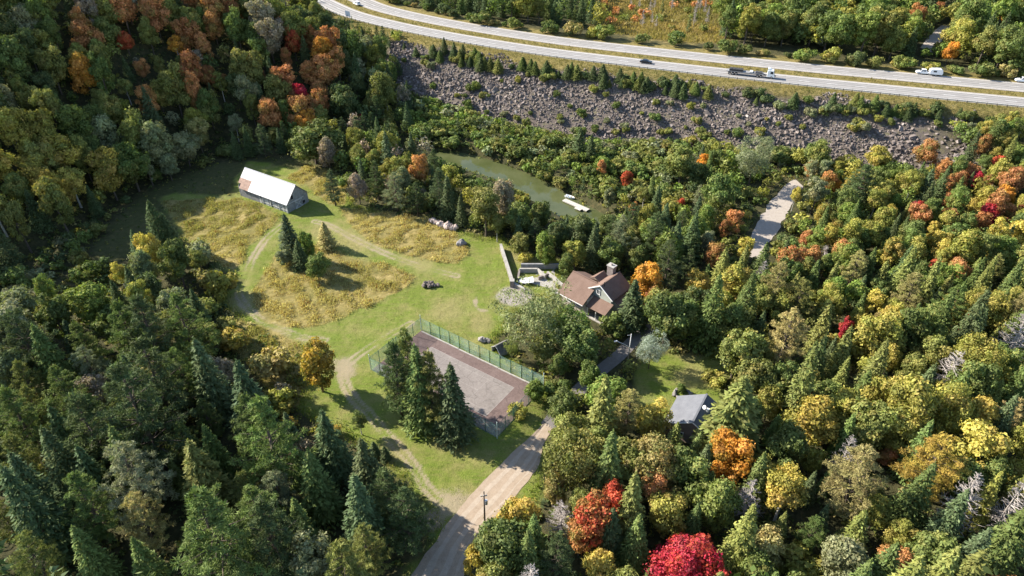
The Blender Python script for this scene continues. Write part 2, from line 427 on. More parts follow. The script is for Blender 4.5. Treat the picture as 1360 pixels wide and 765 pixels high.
def ground_mat():
    m, t, b = mat_new('ground')
    pos = N(t, 'ShaderNodeNewGeometry').outputs['Position']
    def attr(n):
        a = N(t, 'ShaderNodeAttribute', attribute_name=n); s = N(t, 'ShaderNodeSeparateColor')
        t.links.new(a.outputs['Color'], s.inputs[0]); return s.outputs[0], s.outputs[1], s.outputs[2], a.outputs['Alpha']
    clear, hay, dirt, dry = attr('m1'); verge, rock, wet, pad = attr('m2')
    big = noise(t, .09, 4, .6, vec=pos); mid = noise(t, .7, 5, .65, vec=pos); fine = noise(t, 5.0, 4, .7, vec=pos); vf = noise(t, 14, 2, .6, vec=pos)
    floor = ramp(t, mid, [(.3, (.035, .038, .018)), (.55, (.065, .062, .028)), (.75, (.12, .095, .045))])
    grass = ramp(t, fine, [(.25, (.085, .125, .018)), (.5, (.140, .185, .030)), (.75, (.21, .245, .05))])
    patch = noise(t, .16, 6, .7, vec=pos)
    mp = N(t, 'ShaderNodeMapping'); mp.inputs['Rotation'].default_value = (0, 0, R(38)); mp.inputs['Scale'].default_value = (.12, 1.6, 1); t.links.new(pos, mp.inputs['Vector'])
    stripe = noise(t, 1.0, 3, .6, vec=mp.outputs[0])
    grass = mix(t, math_n(t, 'MULTIPLY', ramp(t, patch, [(.44, (0, 0, 0)), (.64, (1, 1, 1))]), .85), grass, ramp(t, fine, [(.25, (.17, .165, .05)), (.75, (.31, .27, .11))]))
    grass = mix(t, math_n(t, 'MULTIPLY', ramp(t, stripe, [(.45, (0, 0, 0)), (.65, (1, 1, 1))]), .45), grass, (.20, .19, .065))
    grass = mix(t, math_n(t, 'MULTIPLY', ramp(t, mid, [(.52, (0, 0, 0)), (.72, (1, 1, 1))]), .5), grass, (.075, .105, .02))
    dryc = ramp(t, fine, [(.3, (.20, .17, .075)), (.7, (.36, .30, .14))])
    grass = mix(t, math_n(t, 'MULTIPLY', dry, .62), grass, dryc)
    hayc = ramp(t, mid, [(.28, (.15, .125, .045)), (.5, (.27, .215, .08)), (.72, (.40, .32, .14))])
    hayc = mix(t, math_n(t, 'MULTIPLY', ramp(t, big, [(.4, (0, 0, 0)), (.62, (1, 1, 1))]), .5), hayc, (.11, .12, .03))
    dirtc = ramp(t, vf, [(.2, (.24, .19, .125)), (.8, (.38, .315, .22))])
    vergec = ramp(t, mid, [(.3, (.10, .095, .03)), (.52, (.20, .16, .055)), (.75, (.29, .235, .10))])
    rockc = ramp(t, mid, [(.3, (.075, .062, .055)), (.5, (.14, .115, .10)), (.7, (.15, .14, .07))])
    wetc = ramp(t, mid, [(.3, (.14, .13, .045)), (.55, (.26, .20, .075)), (.75, (.34, .27, .12))])
    padc = ramp(t, vf, [(.3, (.22, .19, .165)), (.7, (.37, .335, .30))])
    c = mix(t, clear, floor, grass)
    c = mix(t, hay, c, hayc)
    ragged = math_n(t, 'ADD', math_n(t, 'MULTIPLY', math_n(t, 'SUBTRACT', mid, .5), .9), math_n(t, 'MULTIPLY', math_n(t, 'SUBTRACT', fine, .5), 1.3))
    dm = math_n(t, 'MULTIPLY', math_n(t, 'SUBTRACT', math_n(t, 'ADD', dirt, math_n(t, 'MULTIPLY', ragged, math_n(t, 'MINIMUM', math_n(t, 'MULTIPLY', dirt, 3.0), 1.0))), .20), 2.4, True)
    c = mix(t, math_n(t, 'MULTIPLY', dm, .85), c, dirtc)
    c = mix(t, verge, c, vergec); c = mix(t, rock, c, rockc); c = mix(t, wet, c, wetc); c = mix(t, pad, c, padc)
    t.links.new(c, b.inputs['Base Color']); b.inputs['Roughness'].default_value = .95; b.inputs['Specular IOR Level'].default_value = .1
    bump(t, b, math_n(t, 'ADD', fine, mid), .8, .3)
    return m
tag(link('ground', me, None, ground_mat()), kind='structure')

# ------------------------------------------------------------------ water
def water_mat():
    m, t, b = mat_new('river_water')
    f = noise(t, .12, 3)
    t.links.new(ramp(t, f, [(.35, (.060, .072, .026)), (.65, (.085, .095, .042))]), b.inputs['Base Color'])
    b.inputs['Roughness'].default_value = .06; b.inputs['IOR'].default_value = 1.33; b.inputs['Specular IOR Level'].default_value = .5
    bump(t, b, noise(t, 2.2, 4), .12, .05)
    return m
def offset(L, w):
    d = np.gradient(L, axis=0); d /= np.linalg.norm(d, axis=1, keepdims=True)
    return L + np.stack([-d[:, 1], d[:, 0]], 1) * w
def strip(name, A, B, zfun, mat, parent=None, sub=6):
    """sheet between two edge lines draped on the ground"""
    n = len(A); T = np.linspace(0, 1, sub + 1)
    P = A[:, None, :] * (1 - T)[None, :, None] + B[:, None, :] * T[None, :, None]
    X, Y = P[..., 0].ravel(), P[..., 1].ravel()
    V = np.stack([X, Y, zfun(X, Y)], 1); k = np.arange(n * (sub + 1)).reshape(n, sub + 1)
    F = np.stack([k[:-1, :-1].ravel(), k[1:, :-1].ravel(), k[1:, 1:].ravel(), k[:-1, 1:].ravel()], 1)
    me = mesh_np(name, V, F, smooth=True)
    if me.polygons[0].normal.z < 0: me.flip_normals()
    return link(name, me, parent, mat)
tag(strip('river', offset(RIV, RIV_W + 4), offset(RIV, -RIV_W - 4), lambda x, y: x * 0 - 2.5, water_mat()), kind='structure')

# ------------------------------------------------------------------ gravel roads
def gravel_mat(name, dark, light, streak=True):
    m, t, b = mat_new(name)
    pos = N(t, 'ShaderNodeNewGeometry').outputs['Position']
    f = noise(t, 1.1, 5, .65, vec=pos); g = noise(t, 9, 3, .7, vec=pos)
    c = ramp(t, f, [(.3, dark), (.7, light)])
    c = mix(t, .45, c, ramp(t, g, [(.3, tuple(x * .65 for x in dark)), (.7, light)]))
    t.links.new(c, b.inputs['Base Color']); b.inputs['Roughness'].default_value = .95; b.inputs['Specular IOR Level'].default_value = .15
    bump(t, b, g, .4, .06); return m
def dense(L, n=6): return catmull(L, n)
M['gravel'] = gravel_mat('gravel', (.27, .205, .145), (.40, .32, .24))
M['gravel_rut'] = gravel_mat('gravel_worn', (.31, .25, .19), (.45, .375, .295))
M['gravel_pale'] = gravel_mat('gravel_pale', (.29, .25, .21), (.43, .38, .33))
def road(name, L, Rr, mat, rut=True):
    A, B = dense(L, 10), dense(Rr, 10); am = .18 if rut else .55
    jit = lambda P, s: P + np.stack([am * wob(P[:, 0], P[:, 1], 1.5, s), am * wob(P[:, 1], P[:, 0], 1.5, s + 1)], 1)
    o = tag(strip(name, jit(A, 1), jit(B, 3), lambda x, y: terrain(x, y) + .05, mat), kind='structure')
    if rut:
        for f0, f1 in ((.20, .34), (.52, .66), (.80, .86)):
            strip('wheel_track', jit(A * (1 - f0) + B * f0, 5), jit(A * (1 - f1) + B * f1, 7), lambda x, y: terrain(x, y) + .056, M['gravel_rut'], o, 2)
    return o
road('gravel_road', ROAD_A_L, ROAD_A_R, M['gravel'])
road('forest_road', ROAD_B_L, ROAD_B_R, M['gravel_pale'], False)
M['drive'] = gravel_mat('dark_driveway', (.13, .12, .11), (.22, .20, .185))
DRIVE = catmull([flat(727, 566), flat(752, 535), flat(788, 500), flat(822, 472), flat(842, 452), flat(872, 430), flat(895, 412), flat(925, 402)], 6)
tag(strip('driveway', offset(DRIVE, 1.5), offset(DRIVE, -1.5), lambda x, y: terrain(x, y) + .05, M['drive']), kind='structure')
LOT = np.array([at(1228, 60), at(1238, 44), at(1252, 36), at(1262, 38), at(1254, 56), at(1240, 66)])
LOTC = LOT.mean(0)
lotL = catmull([at(1222, 64), at(1228, 56), at(1238, 44), at(1250, 34)], 5)
lotR = catmull([at(1238, 70), at(1246, 60), at(1256, 48), at(1266, 37)], 5)
tag(strip('far_gravel_road', lotL, lotR, lambda x, y: terrain(x, y) + .08, M['gravel_pale']), kind='structure')

# ------------------------------------------------------------------ motorway
def asphalt_mat():
    m, t, b = mat_new('old_asphalt')
    pos = N(t, 'ShaderNodeNewGeometry').outputs['Position']
    f = noise(t, .25, 5, .6, vec=pos); g = noise(t, 6, 3, .7, vec=pos)
    c = ramp(t, f, [(.3, (.24, .225, .21)), (.7, (.31, .295, .275))])
    c = mix(t, .3, c, ramp(t, g, [(.3, (.19, .18, .17)), (.7, (.34, .325, .305))]))
    t.links.new(c, b.inputs['Base Color']); b.inputs['Roughness'].default_value = .85; bump(t, b, g, .2, .02); return m
M['asphalt'] = asphalt_mat()
M['lane'] = simple('worn_lane_asphalt', (.20, .19, .183), .85, .2, .6)
M['shoulder'] = gravel_mat('gravel_shoulder', (.28, .255, .23), (.42, .39, .355))
M['paint'] = simple('road_paint', (.72, .72, .70), .6, .15, 2)
M['steel'] = simple('galvanised_steel', (.50, .51, .52), .45, .25, 1.5, .6)
M['post_wood'] = simple('post_wood', (.20, .17, .14), .9, .4, 3)
HWs = HW[3:-6]
lev = lambda dz: (lambda x, y: x * 0 + HWZ + dz)
for k, (a, name) in enumerate(((0.0, 'motorway_near'), (16.3, 'motorway_far'))):
    o = tag(strip('road', offset(HWs, a), offset(HWs, a + 10.6), lev(.04), M['asphalt'], None, 2), kind='structure')
    strip('shoulder', offset(HWs, a + .02), offset(HWs, a + 1.7), lev(.048), M['shoulder'], o, 1)
    strip('shoulder', offset(HWs, a + 9.3), offset(HWs, a + 10.58), lev(.048), M['shoulder'], o, 1)
    for w in (2.25, 4.7, 6.6, 8.3):
        strip('wheel_track', offset(HWs, a + w - .35), offset(HWs, a + w + .45), lev(.046), M['lane'], o, 1)
    for w in (1.75, 9.15):
        strip('edge_line', offset(HWs, a + w), offset(HWs, a + w + .16), lev(.054), M['paint'], o, 1)
    mid = offset(HWs, a + 5.45); seg = np.linalg.norm(np.diff(mid, axis=0), axis=1); cum = np.concatenate([[0], np.cumsum(seg)])
    s = 2.0 + 4 * k
    while s < cum[-1] - 4:
        p = np.array([[np.interp(q, cum, mid[:, 0]), np.interp(q, cum, mid[:, 1])] for q in (s, s + 3.6)])
        px, py, _ = project([[p[0][0], p[0][1], HWZ]])
        if -30 < px[0] < 1390 and py[0] > -25:
            strip('lane_dash', offset(p, .09), offset(p, -.09), lev(.056), M['paint'], o, 1)
        s += 9.5
# guard rail along the near edge
gr = tag(empty('guard_rail', (float(HWs[20][0]), float(HWs[20][1]), HWZ)), 'long steel guard rail on dark wooden posts along the near edge of the motorway', 'guard rail')
rail = offset(HWs, -.9); seg = np.linalg.norm(np.diff(rail, axis=0), axis=1); cum = np.concatenate([[0], np.cumsum(seg)])
loc0 = np.array(gr.location)
mb = MB()
for a, b in zip(rail[:-1], rail[1:]):
    mb.bar(Vector((a[0], a[1], HWZ + .62)) - Vector(loc0), Vector((b[0], b[1], HWZ + .62)) - Vector(loc0), .08, .32)
mb.build('rail', M['steel'], gr)
pm = MB().box((0, 0, .42), (.22, .22, .9)).mesh('post'); pm.materials.append(M['post_wood'])
s = 1.0
while s < cum[-1]:
    x, y = np.interp(s, cum, rail[:, 0]), np.interp(s, cum, rail[:, 1]); px, py, _ = project([[x, y, HWZ]])
    if -10 < px[0] < 1370 and py[0] > -10:
        o = bpy.data.objects.new('post', pm); C.objects.link(o); o.parent = gr; o.location = Vector((x, y, HWZ)) - Vector(loc0)
    s += 3.0

# ------------------------------------------------------------------ rock slope (too many small stones to pick apart)
def scatter_rocks(X, Y, Z, S, seed, flatness=.7):
    r = np.random.default_rng(seed); n = len(X)
    base = np.array([(-1, -1, -1), (1, -1, -1), (1, 1, -1), (-1, 1, -1), (-1, -1, 1), (1, -1, 1), (1, 1, 1), (-1, 1, 1)], float)
    V = base[None] * r.uniform(.55, 1.15, (n, 8, 3)) * (S[:, None, None] * np.stack([r.uniform(.6, 1.3, n), r.uniform(.5, 1.1, n), r.uniform(.35, .8, n) * flatness / .7], 1)[:, None, :]) * .5
    q = r.normal(size=(n, 4)); q[:, :3] *= .45; q[:, 3] += 0; q /= np.linalg.norm(q, axis=1, keepdims=True); z = r.uniform(0, 6.28, n)
    w, x, y, zz = np.abs(q[:, 3]) + .3, q[:, 0], q[:, 1], q[:, 2]; nn = np.sqrt(w * w + x * x + y * y + zz * zz); w, x, y, zz = w / nn, x / nn, y / nn, zz / nn
    Rm = np.stack([1 - 2 * (y * y + zz * zz), 2 * (x * y - zz * w), 2 * (x * zz + y * w), 2 * (x * y + zz * w), 1 - 2 * (x * x + zz * zz), 2 * (y * zz - x * w), 2 * (x * zz - y * w), 2 * (y * zz + x * w), 1 - 2 * (x * x + y * y)], 1).reshape(n, 3, 3)
    V = np.einsum('nij,nkj->nki', Rm, V); cz, sz = np.cos(z), np.sin(z)
    V = np.stack([V[..., 0] * cz[:, None] - V[..., 1] * sz[:, None], V[..., 0] * sz[:, None] + V[..., 1] * cz[:, None], V[..., 2]], -1)
    V += np.stack([X, Y, Z], 1)[:, None, :]
    f = np.array([(0, 3, 2, 1), (4, 5, 6, 7), (0, 1, 5, 4), (1, 2, 6, 5), (2, 3, 7, 6), (3, 0, 4, 7)])
    return V.reshape(-1, 3), (f[None] + 8 * np.arange(n)[:, None, None]).reshape(-1, 4), n
def rock_mat(name, stops):
    m, t, b = mat_new(name)
    at_ = N(t, 'ShaderNodeAttribute', attribute_name='tint')
    c = ramp(t, at_.outputs['Fac'], stops)
    pos = N(t, 'ShaderNodeNewGeometry').outputs['Position']; f = noise(t, 3, 4, .6, vec=pos)
    c = mix(t, .5, c, ramp(t, f, [(.3, (.05, .045, .045)), (.7, (.28, .25, .24))]), 'OVERLAY')
    t.links.new(c, b.inputs['Base Color']); b.inputs['Roughness'].default_value = .9; bump(t, b, f, .4, .1); return m
M['riprap'] = rock_mat('riprap', [(0, (.14, .115, .10)), (.5, (.25, .21, .185)), (.85, (.35, .30, .27)), (1, (.50, .45, .41))])
M['stone'] = simple('field_stone', (.25, .23, .21), .9, .45, 1.2)
rr = np.random.default_rng(3)
s_ = rr.uniform(0, 1, 84000); dd = rr.uniform(-38, -4, 84000)
cumH = np.concatenate([[0], np.cumsum(np.linalg.norm(np.diff(HW, axis=0), axis=1))])
nrm = np.gradient(HW, axis=0); nrm /= np.linalg.norm(nrm, axis=1, keepdims=True)
sl = s_ * cumH[-1]; X = np.interp(sl, cumH, HW[:, 0]) - np.interp(sl, cumH, nrm[:, 1]) * dd; Y = np.interp(sl, cumH, HW[:, 1]) + np.interp(sl, cumH, nrm[:, 0]) * dd
ddw = dd + 2.5 * wob(X, Y, 8, 3)
k = (X > -52) & (X < 150 + 10 * wob(X, Y, 9, 14)) & (rr.random(len(X)) < np.clip(1.25 - .9 * np.clip(wob(X, Y, 6, 15), 0, 1) - 1.0 * np.clip(wob(X, Y, 17, 16) - .25, 0, 1), .12, 1)) & (ddw > -35.5) & (ddw + .0 < -7.8 + 1.6 * wob(X, Y, 5, 9))
X, Y = X[k], Y[k]; S = np.clip(rr.lognormal(-.62, .46, len(X)) * (1 + .45 * wob(X, Y, 12, 17)), .22, 1.9)
V, F, n = scatter_rocks(X, Y, terrain(X, Y) + .12 * S, S, 4)
tint = np.repeat(np.clip(.45 + .22 * rr.normal(size=n), 0, 1), 8)
tag(link('rock_slope', mesh_np('rock_slope', V, F, attrs={'tint': ('FLOAT', tint)}), None, M['riprap']), 'bare slope of tumbled purplish grey rocks below the motorway', 'rocks', None, 'stuff')

def boulder_pile(name, stones, mat, label, cat, base, seed=1, group=None):
    """stones: (dx,dy,dz,size,flat)"""
    root = tag(empty(name, base), label, cat, group)
    r = random.Random(seed)
    for (dx, dy, dz, s, fl) in stones:
        bm = MB(); n, mrings = 9, 6; vs = []; fs = []
        ph = [r.uniform(0, 6.28) for _ in range(6)]
        for i in range(mrings + 1):
            th = math.pi * i / mrings
            for j in range(n):
                a = 2 * math.pi * j / n
                q = 1 + .16 * math.sin(2 * a + ph[0] + th) + .10 * math.sin(3 * a + ph[1] - 2 * th) + r.uniform(-.07, .07)
                vs.append((s * q * math.sin(th) * math.cos(a), s * q * .8 * math.sin(th) * math.sin(a), s * fl * q * math.cos(th)))
        for i in range(mrings):
            for j in range(n): fs.append((i * n + j, (i + 1) * n + j, (i + 1) * n + (j + 1) % n, i * n + (j + 1) % n))
        bm.add(vs, fs)
        o = bm.build('stone', mat, root); o.location = (dx, dy, dz); o.rotation_euler = (0, 0, r.uniform(0, 6.28))
    return root

# ------------------------------------------------------------------ tennis court
def court_mat(name, a, b_, c_):
    m, t, b = mat_new(name)
    pos = N(t, 'ShaderNodeNewGeometry').outputs['Position']
    f = noise(t, .35, 6, .65, vec=pos); g = noise(t, 2.5, 5, .7, vec=pos)
    c = ramp(t, f, [(.32, a), (.52, b_), (.7, c_)])
    c = mix(t, .4, c, ramp(t, g, [(.3, tuple(x * .6 for x in a)), (.7, c_)]))
    v = N(t, 'ShaderNodeTexVoronoi', feature='DISTANCE_TO_EDGE'); v.inputs['Scale'].default_value = .22
    w = N(t, 'ShaderNodeVectorMath', operation='ADD'); t.links.new(pos, w.inputs[0])
    nn = N(t, 'ShaderNodeTexNoise'); nn.inputs['Scale'].default_value = .8; t.links.new(pos, nn.inputs['Vector']); t.links.new(nn.outputs['Color'], w.inputs[1])
    t.links.new(w.outputs[0], v.inputs['Vector'])
    c = mix(t, math_n(t, 'MULTIPLY', ramp(t, v.outputs['Distance'], [(.0, (1, 1, 1)), (.018, (0, 0, 0))]), .5), c, tuple(x * .45 for x in a))
    t.links.new(c, b.inputs['Base Color']); b.inputs['Roughness'].default_value = .9; bump(t, b, g, .15, .02); return m
M['court_red'] = court_mat('faded_red_court', (.095, .060, .052), (.13, .086, .076), (.175, .125, .112))
M['court_grey'] = court_mat('faded_grey_court', (.155, .132, .118), (.20, .172, .155), (.25, .222, .20))
M['concrete'] = simple('concrete', (.34, .32, .29), .9, .25, .8)
M['faint_line'] = simple('faded_line', (.30, .27, .25), .9, .3, 1)
CZ = .10
def cq(a0, a1, b0, b1, z, ox=0):
    return [(*court_pt(a0, b0), z), (*court_pt(a1, b0), z), (*court_pt(a1, b1), z), (*court_pt(a0, b1), z)]
co = MB().hexa([(p[0], p[1], -.3) for p in cq(-CL / 2, CL / 2, -CW / 2, CW / 2, 0)], cq(-CL / 2, CL / 2, -CW / 2, CW / 2, CZ)).build('tennis_court', M['court_red'])
tag(co, 'faded tennis court surface of worn brown red and grey paint inside the green fence', 'tennis court', None, 'structure')
def sheet(name, pts, mat, parent): return MB().add(pts, [(0, 1, 2, 3)]).build(name, mat, parent)
A0, A1, B0, B1 = -CL / 2 + 5.6, CL / 2 - 4.9, -5.0, 4.9
sheet('playing_area', cq(A0, A1, B0, B1, CZ + .004), M['court_grey'], co)
for a0, a1, b0, b1 in ((A0, A1, B1 - .07, B1), (A0, A1, B0, B0 + .07), (A0, A0 + .08, B0, B1), (A1 - .08, A1, B0, B1), (A0, A1, B1 - 1.25, B1 - 1.20), (A0, A1, B0 + 1.2, B0 + 1.25), (-5.6, -5.54, B0 + 1.2, B1 - 1.2), (5.8, 5.86, B0 + 1.2, B1 - 1.2), (-5.6, 5.8, -.03, .03)):
    sheet('court_line', cq(a0, a1, b0, b1, CZ + .008), M['faint_line'], co)
for i in range(9):
    a = -CL / 2 + .3 + i * (CL - .6) / 9
    MB().hexa(cq(a, a + (CL - .6) / 9 - .05, CW / 2 - .45, CW / 2 - .12, CZ - .05), cq(a, a + (CL - .6) / 9 - .05, CW / 2 - .45, CW / 2 - .12, CZ + .12 + .03 * (i % 3))).build('kerb', M['concrete'], co)
M['fence_green'] = simple('green_painted_steel', (.035, .13, .09), .5, .2, 2, 0, .4)
M['fence_white'] = simple('pale_painted_steel', (.55, .62, .58), .5, .2, 2)
def screen_mat():
    m = bpy.data.materials.new('green_mesh_screen'); m.use_nodes = True; t = m.node_tree; b = t.nodes['Principled BSDF']
    b.inputs['Base Color'].default_value = (.36, .56, .49, 1); b.inputs['Roughness'].default_value = .7
    tr = N(t, 'ShaderNodeBsdfTransparent'); mx = N(t, 'ShaderNodeMixShader')
    pos = N(t, 'ShaderNodeNewGeometry').outputs['Position']; f = noise(t, .9, 4, .6, vec=pos)
    r = N(t, 'ShaderNodeMapRange'); t.links.new(f, r.inputs['Value']); r.inputs['From Min'].default_value = .35; r.inputs['From Max'].default_value = .7; r.inputs['To Min'].default_value = .42; r.inputs['To Max'].default_value = .22
    t.links.new(r.outputs[0], mx.inputs[0]); t.links.new(b.outputs[0], mx.inputs[2]); t.links.new(tr.outputs[0], mx.inputs[1])
    t.links.new(mx.outputs[0], t.nodes['Material Output'].inputs[0]); return m
M['screen'] = screen_mat()
fc = tag(empty('court_fence', (*court_pt(0, 0), 0), CANG), 'tall green mesh fence on steel posts round the tennis court', 'fence')
FH = 3.5
pmesh = MB().tube([(0, 0, -.1), (0, 0, FH + .08)], [.065, .065], 6).mesh('fence_post'); pmesh.materials.append(M['fence_green'])
cmesh = MB().tube([(0, 0, -.1), (0, 0, FH + .9)], [.085, .085], 8).mesh('corner_post'); cmesh.materials.append(M['fence_white'])
hl, hw = CL / 2 + .15, CW / 2 + .15
sides = [((-hl, hw), (hl, hw), 12), ((hl, hw), (hl, -hw), 6), ((hl, -hw), (-hl, -hw), 12), ((-hl, -hw), (-hl, hw), 6)]
for (a, b, n) in sides:
    a, b = np.array(a), np.array(b)
    for i in range(n):
        p, q = a + (b - a) * i / n, a + (b - a) * (i + 1) / n
        o = bpy.data.objects.new('post', cmesh if i == 0 else pmesh); C.objects.link(o); o.parent = fc; o.location = (p[0], p[1], 0)
        dx = (q - p) / np.linalg.norm(q - p); pn = np.array([-dx[1], dx[0]]); vs = []; fs = []
        p2, q2 = p + dx * .08, q - dx * .08
        for j in range(7):                                  # the screen sags a little between the posts
            u = j / 6; c0 = p2 + (q2 - p2) * u; sag = math.sin(u * math.pi) * (.06 + .05 * math.sin(i * 2.3))
            vs += [(c0[0] + pn[0] * sag, c0[1] + pn[1] * sag, .06), (c0[0] + pn[0] * sag * .4, c0[1] + pn[1] * sag * .4, FH - .08 - .04 * math.sin(u * math.pi))]
        fs = [(2 * j, 2 * j + 2, 2 * j + 3, 2 * j + 1) for j in range(6)]
        MB().add(vs, fs).build('mesh_panel', M['screen'], fc)
        MB().tube([(*p, FH), (*q, FH)], [.035, .035], 5).build('top_rail', M['fence_green'], fc)

# ------------------------------------------------------------------ barn
def sheet_metal():
    m, t, b = mat_new('white_metal_roof'); oi = N(t, 'ShaderNodeObjectInfo'); tc = N(t, 'ShaderNodeTexCoord').outputs['Object']
    c = ramp(t, oi.outputs['Random'], [(0, (.36, .36, .37)), (1, (.46, .46, .47))]); mp = N(t, 'ShaderNodeMapping'); mp.inputs['Scale'].default_value = (3, .35, .35); t.links.new(tc, mp.inputs['Vector'])
    c = mix(t, math_n(t, 'MULTIPLY', ramp(t, noise(t, 1.2, 5, .7, vec=mp.outputs[0]), [(.52, (0, 0, 0)), (.75, (1, 1, 1))]), .55), c, (.30, .25, .21)); t.links.new(c, b.inputs['Base Color']); b.inputs['Roughness'].default_value = .55; return m
M['barn_metal'] = sheet_metal()
M['barn_rust'] = simple('rusty_roof_sheet', (.30, .20, .155), .8, .35, 1.2)
M['barn_board'] = simple('weathered_barn_board', (.27, .27, .275), .9, .35, 1.0)
M['barn_board_pale'] = simple('bleached_barn_board', (.52, .52, .51), .85, .25, 1.0)
M['dark_in'] = simple('dark_interior', (.02, .02, .022), .9, .2)
BL, BW, BE, BRZ = 20.6, 8.2, 3.3, 7.4
brn = tag(empty('barn', (-65.6, 175.0, gz(-66, 178)), math.atan2(.53, -.848)), 'long grey timber barn with white metal roof, one roof corner rusty, at the meadow edge', 'barn')
# local: x along the barn (0 = near right end), y from front (0) towards... rotated frame: +y points to the front left, so the depth runs along -y
dpt = -1.0
def bp(x, y, z): return (x, dpt * y, z)
r2 = random.Random(4)
nb = 52
for side in (0, 1):
    for i in range(nb):                                   # long walls: separate upright boards
        x0, x1 = BL * i / nb + .015, BL * (i + 1) / nb - .015
        if side == 0 and (10 <= i <= 12 or 27 <= i <= 28): z0, z1 = 0.0, BE - 1.35
        else: z0, z1 = -.2, BE - .05
        if side == 0 and (16 <= i <= 17): z0, z1 = 1.7, BE - .05
        y = 0 if side == 0 else BW
        pale = side == 0 and i < 30 and i % 7 not in (3,) and r2.random() < .8
        zz = z1 if not (side == 0 and i < 26) else min(z1, BE - .75)
        o = MB().box((x0 / 2 + x1 / 2, dpt * (y + r2.uniform(-.02, .02)), (z0 + zz) / 2), (x1 - x0, .05, zz - z0 - r2.uniform(0, .06))).build('board', M['barn_board_pale'] if pale else M['barn_board'], brn)
for end in (0, 1):
    ng = 21
    for i in range(ng):                                   # gable boards cut to the roof slope
        y0, y1 = BW * i / ng + .012, BW * (i + 1) / ng - .012
        hz = lambda y: BE + (BRZ - BE) * (1 - abs(y - BW / 2) / (BW / 2)) - .12
        x = -.03 if end == 0 else BL + .03
        MB().hexa([bp(x - .025, y0, -.2), bp(x + .025, y0, -.2), bp(x + .025, y1, -.2), bp(x - .025, y1, -.2)],
                  [bp(x - .025, y0, hz(y0)), bp(x + .025, y0, hz(y0)), bp(x + .025, y1, hz(y1)), bp(x - .025, y1, hz(y1))]).build('board', M['barn_board'], brn)
MB().hexa([bp(.15, .15, 0), bp(BL - .15, .15, 0), bp(BL - .15, BW - .15, 0), bp(.15, BW - .15, 0)], [bp(.15, .15, BE - .2), bp(BL - .15, .15, BE - .2), bp(BL - .15, BW - .15, BE - .2), bp(.15, BW - .15, BE - .2)]).build('interior', M['dark_in'], brn)
for x in (0, 3.4, 6.9, 10.3):                             # front posts and rails in pale wood
    MB().box(bp(x, -.12, BE / 2 - .1), (.18, .14, BE + .1)).build('post', M['barn_board_pale'], brn)
for z in (.75, 1.55, 2.3): MB().box(bp(BL * .26, -.08, z), (BL * .52, .06, .16)).build('rail', M['barn_board_pale'], brn)
dr = MB().box(bp(-.10, 4.3, 1.25), (.06, 3.0, 2.5)).build('door', M['barn_board'], brn)
for (a, b) in (((2.85, 2.5), (5.75, 2.5)), ((2.85, .1), (5.75, .1)), ((2.85, .1), (5.75, 2.5)), ((2.85, 2.5), (5.75, .1))):
    MB().bar(bp(-.16 - .02 * (a[1] > 1), a[0], a[1]), bp(-.16 - .02 * (a[1] > 1), b[0], b[1]), .05, .15).build('brace', M['barn_board_pale'], dr)
MB().bar(bp(-.12, .3, 2.72), bp(-.12, 6.6, 2.72), .06, .18).build('door_track', M['barn_board_pale'], brn)
for y0, z0, w, h in ((2.3, 4.2, .8, 1.2), (6.3, 1.0, .9, .9)): MB().box(bp(-.08, y0, z0), (.06, w, h)).build('hatch', M['dark_in'], brn)
oh, ov = .55, .5
slope_e = (BRZ - BE) / (BW / 2)
npan = 17
for side in (0, 1):
    for i in range(npan):                                 # roof sheets, each overlapping the next by a hair
        x0 = -oh + (BL + 2 * oh) * i / npan; x1 = -oh + (BL + 2 * oh) * (i + 1) / npan
        for r_ in range(2):
            f0, f1 = (0, .52) if r_ == 0 else (.50, 1.0)
            def pt(x, f, lift):
                y = (BW / 2 + ov) * (1 - f)               # distance out from the ridge line
                z = BRZ + .12 - slope_e * y + lift
                return bp(x, BW / 2 - y if side == 0 else BW / 2 + y, z)
            lift = .012 * (i % 2) + .02 * r_
            rusty = side == 0 and i >= npan - 4 and r_ == 0
            if side == 0 and i == npan - 1 and r_ == 0: f0 = .24
            MB().slab([pt(x0 + .01, f0, lift), pt(x1 - .01, f0, lift), pt(x1 - .01, f1, lift), pt(x0 + .01, f1, lift)], .035).build('roof_sheet', M['barn_rust'] if rusty else M['barn_metal'], brn)
MB().bar(bp(-oh, BW / 2, BRZ + .17), bp(BL + oh, BW / 2, BRZ + .17), .3, .06).build('ridge_cap', M['barn_metal'], brn)

# ------------------------------------------------------------------ brown-roofed house
def shingle_mat(name, a, b_, sc_=(1.0, 6.0)):
    m, t, b = mat_new(name); tc = N(t, 'ShaderNodeTexCoord').outputs['Object']
    f = noise(t, .7, 5, .6, vec=tc); g = noise(t, 7, 3, .7, vec=tc)
    c = ramp(t, f, [(.3, a), (.7, b_)]); c = mix(t, .35, c, ramp(t, g, [(.3, tuple(x * .6 for x in a)), (.7, tuple(min(1, x * 1.15) for x in b_))]))
    s = N(t, 'ShaderNodeSeparateXYZ'); t.links.new(tc, s.inputs[0])
    w = math_n(t, 'FRACT', math_n(t, 'MULTIPLY', s.outputs['Z'], 5.5)); t.links.new(c, b.inputs['Base Color'])
    b.inputs['Roughness'].default_value = .9; b.inputs['Specular IOR Level'].default_value = .2
    bump(t, b, math_n(t, 'ADD', w, g), .5, .04); return m
M['brown_roof'] = shingle_mat('brown_shingle', (.140, .090, .068), (.205, .138, .108))
M['grey_roof'] = shingle_mat('grey_shingle', (.11, .115, .13), (.165, .17, .185))
M['sage'] = simple('sage_siding', (.36, .38, .33), .8, .12, .8)
M['white_trim'] = simple('white_trim', (.78, .77, .74), .6, .1, 2)
M['glass'] = simple('dark_window_glass', (.03, .04, .05), .08, .3, 2, 0, .6)
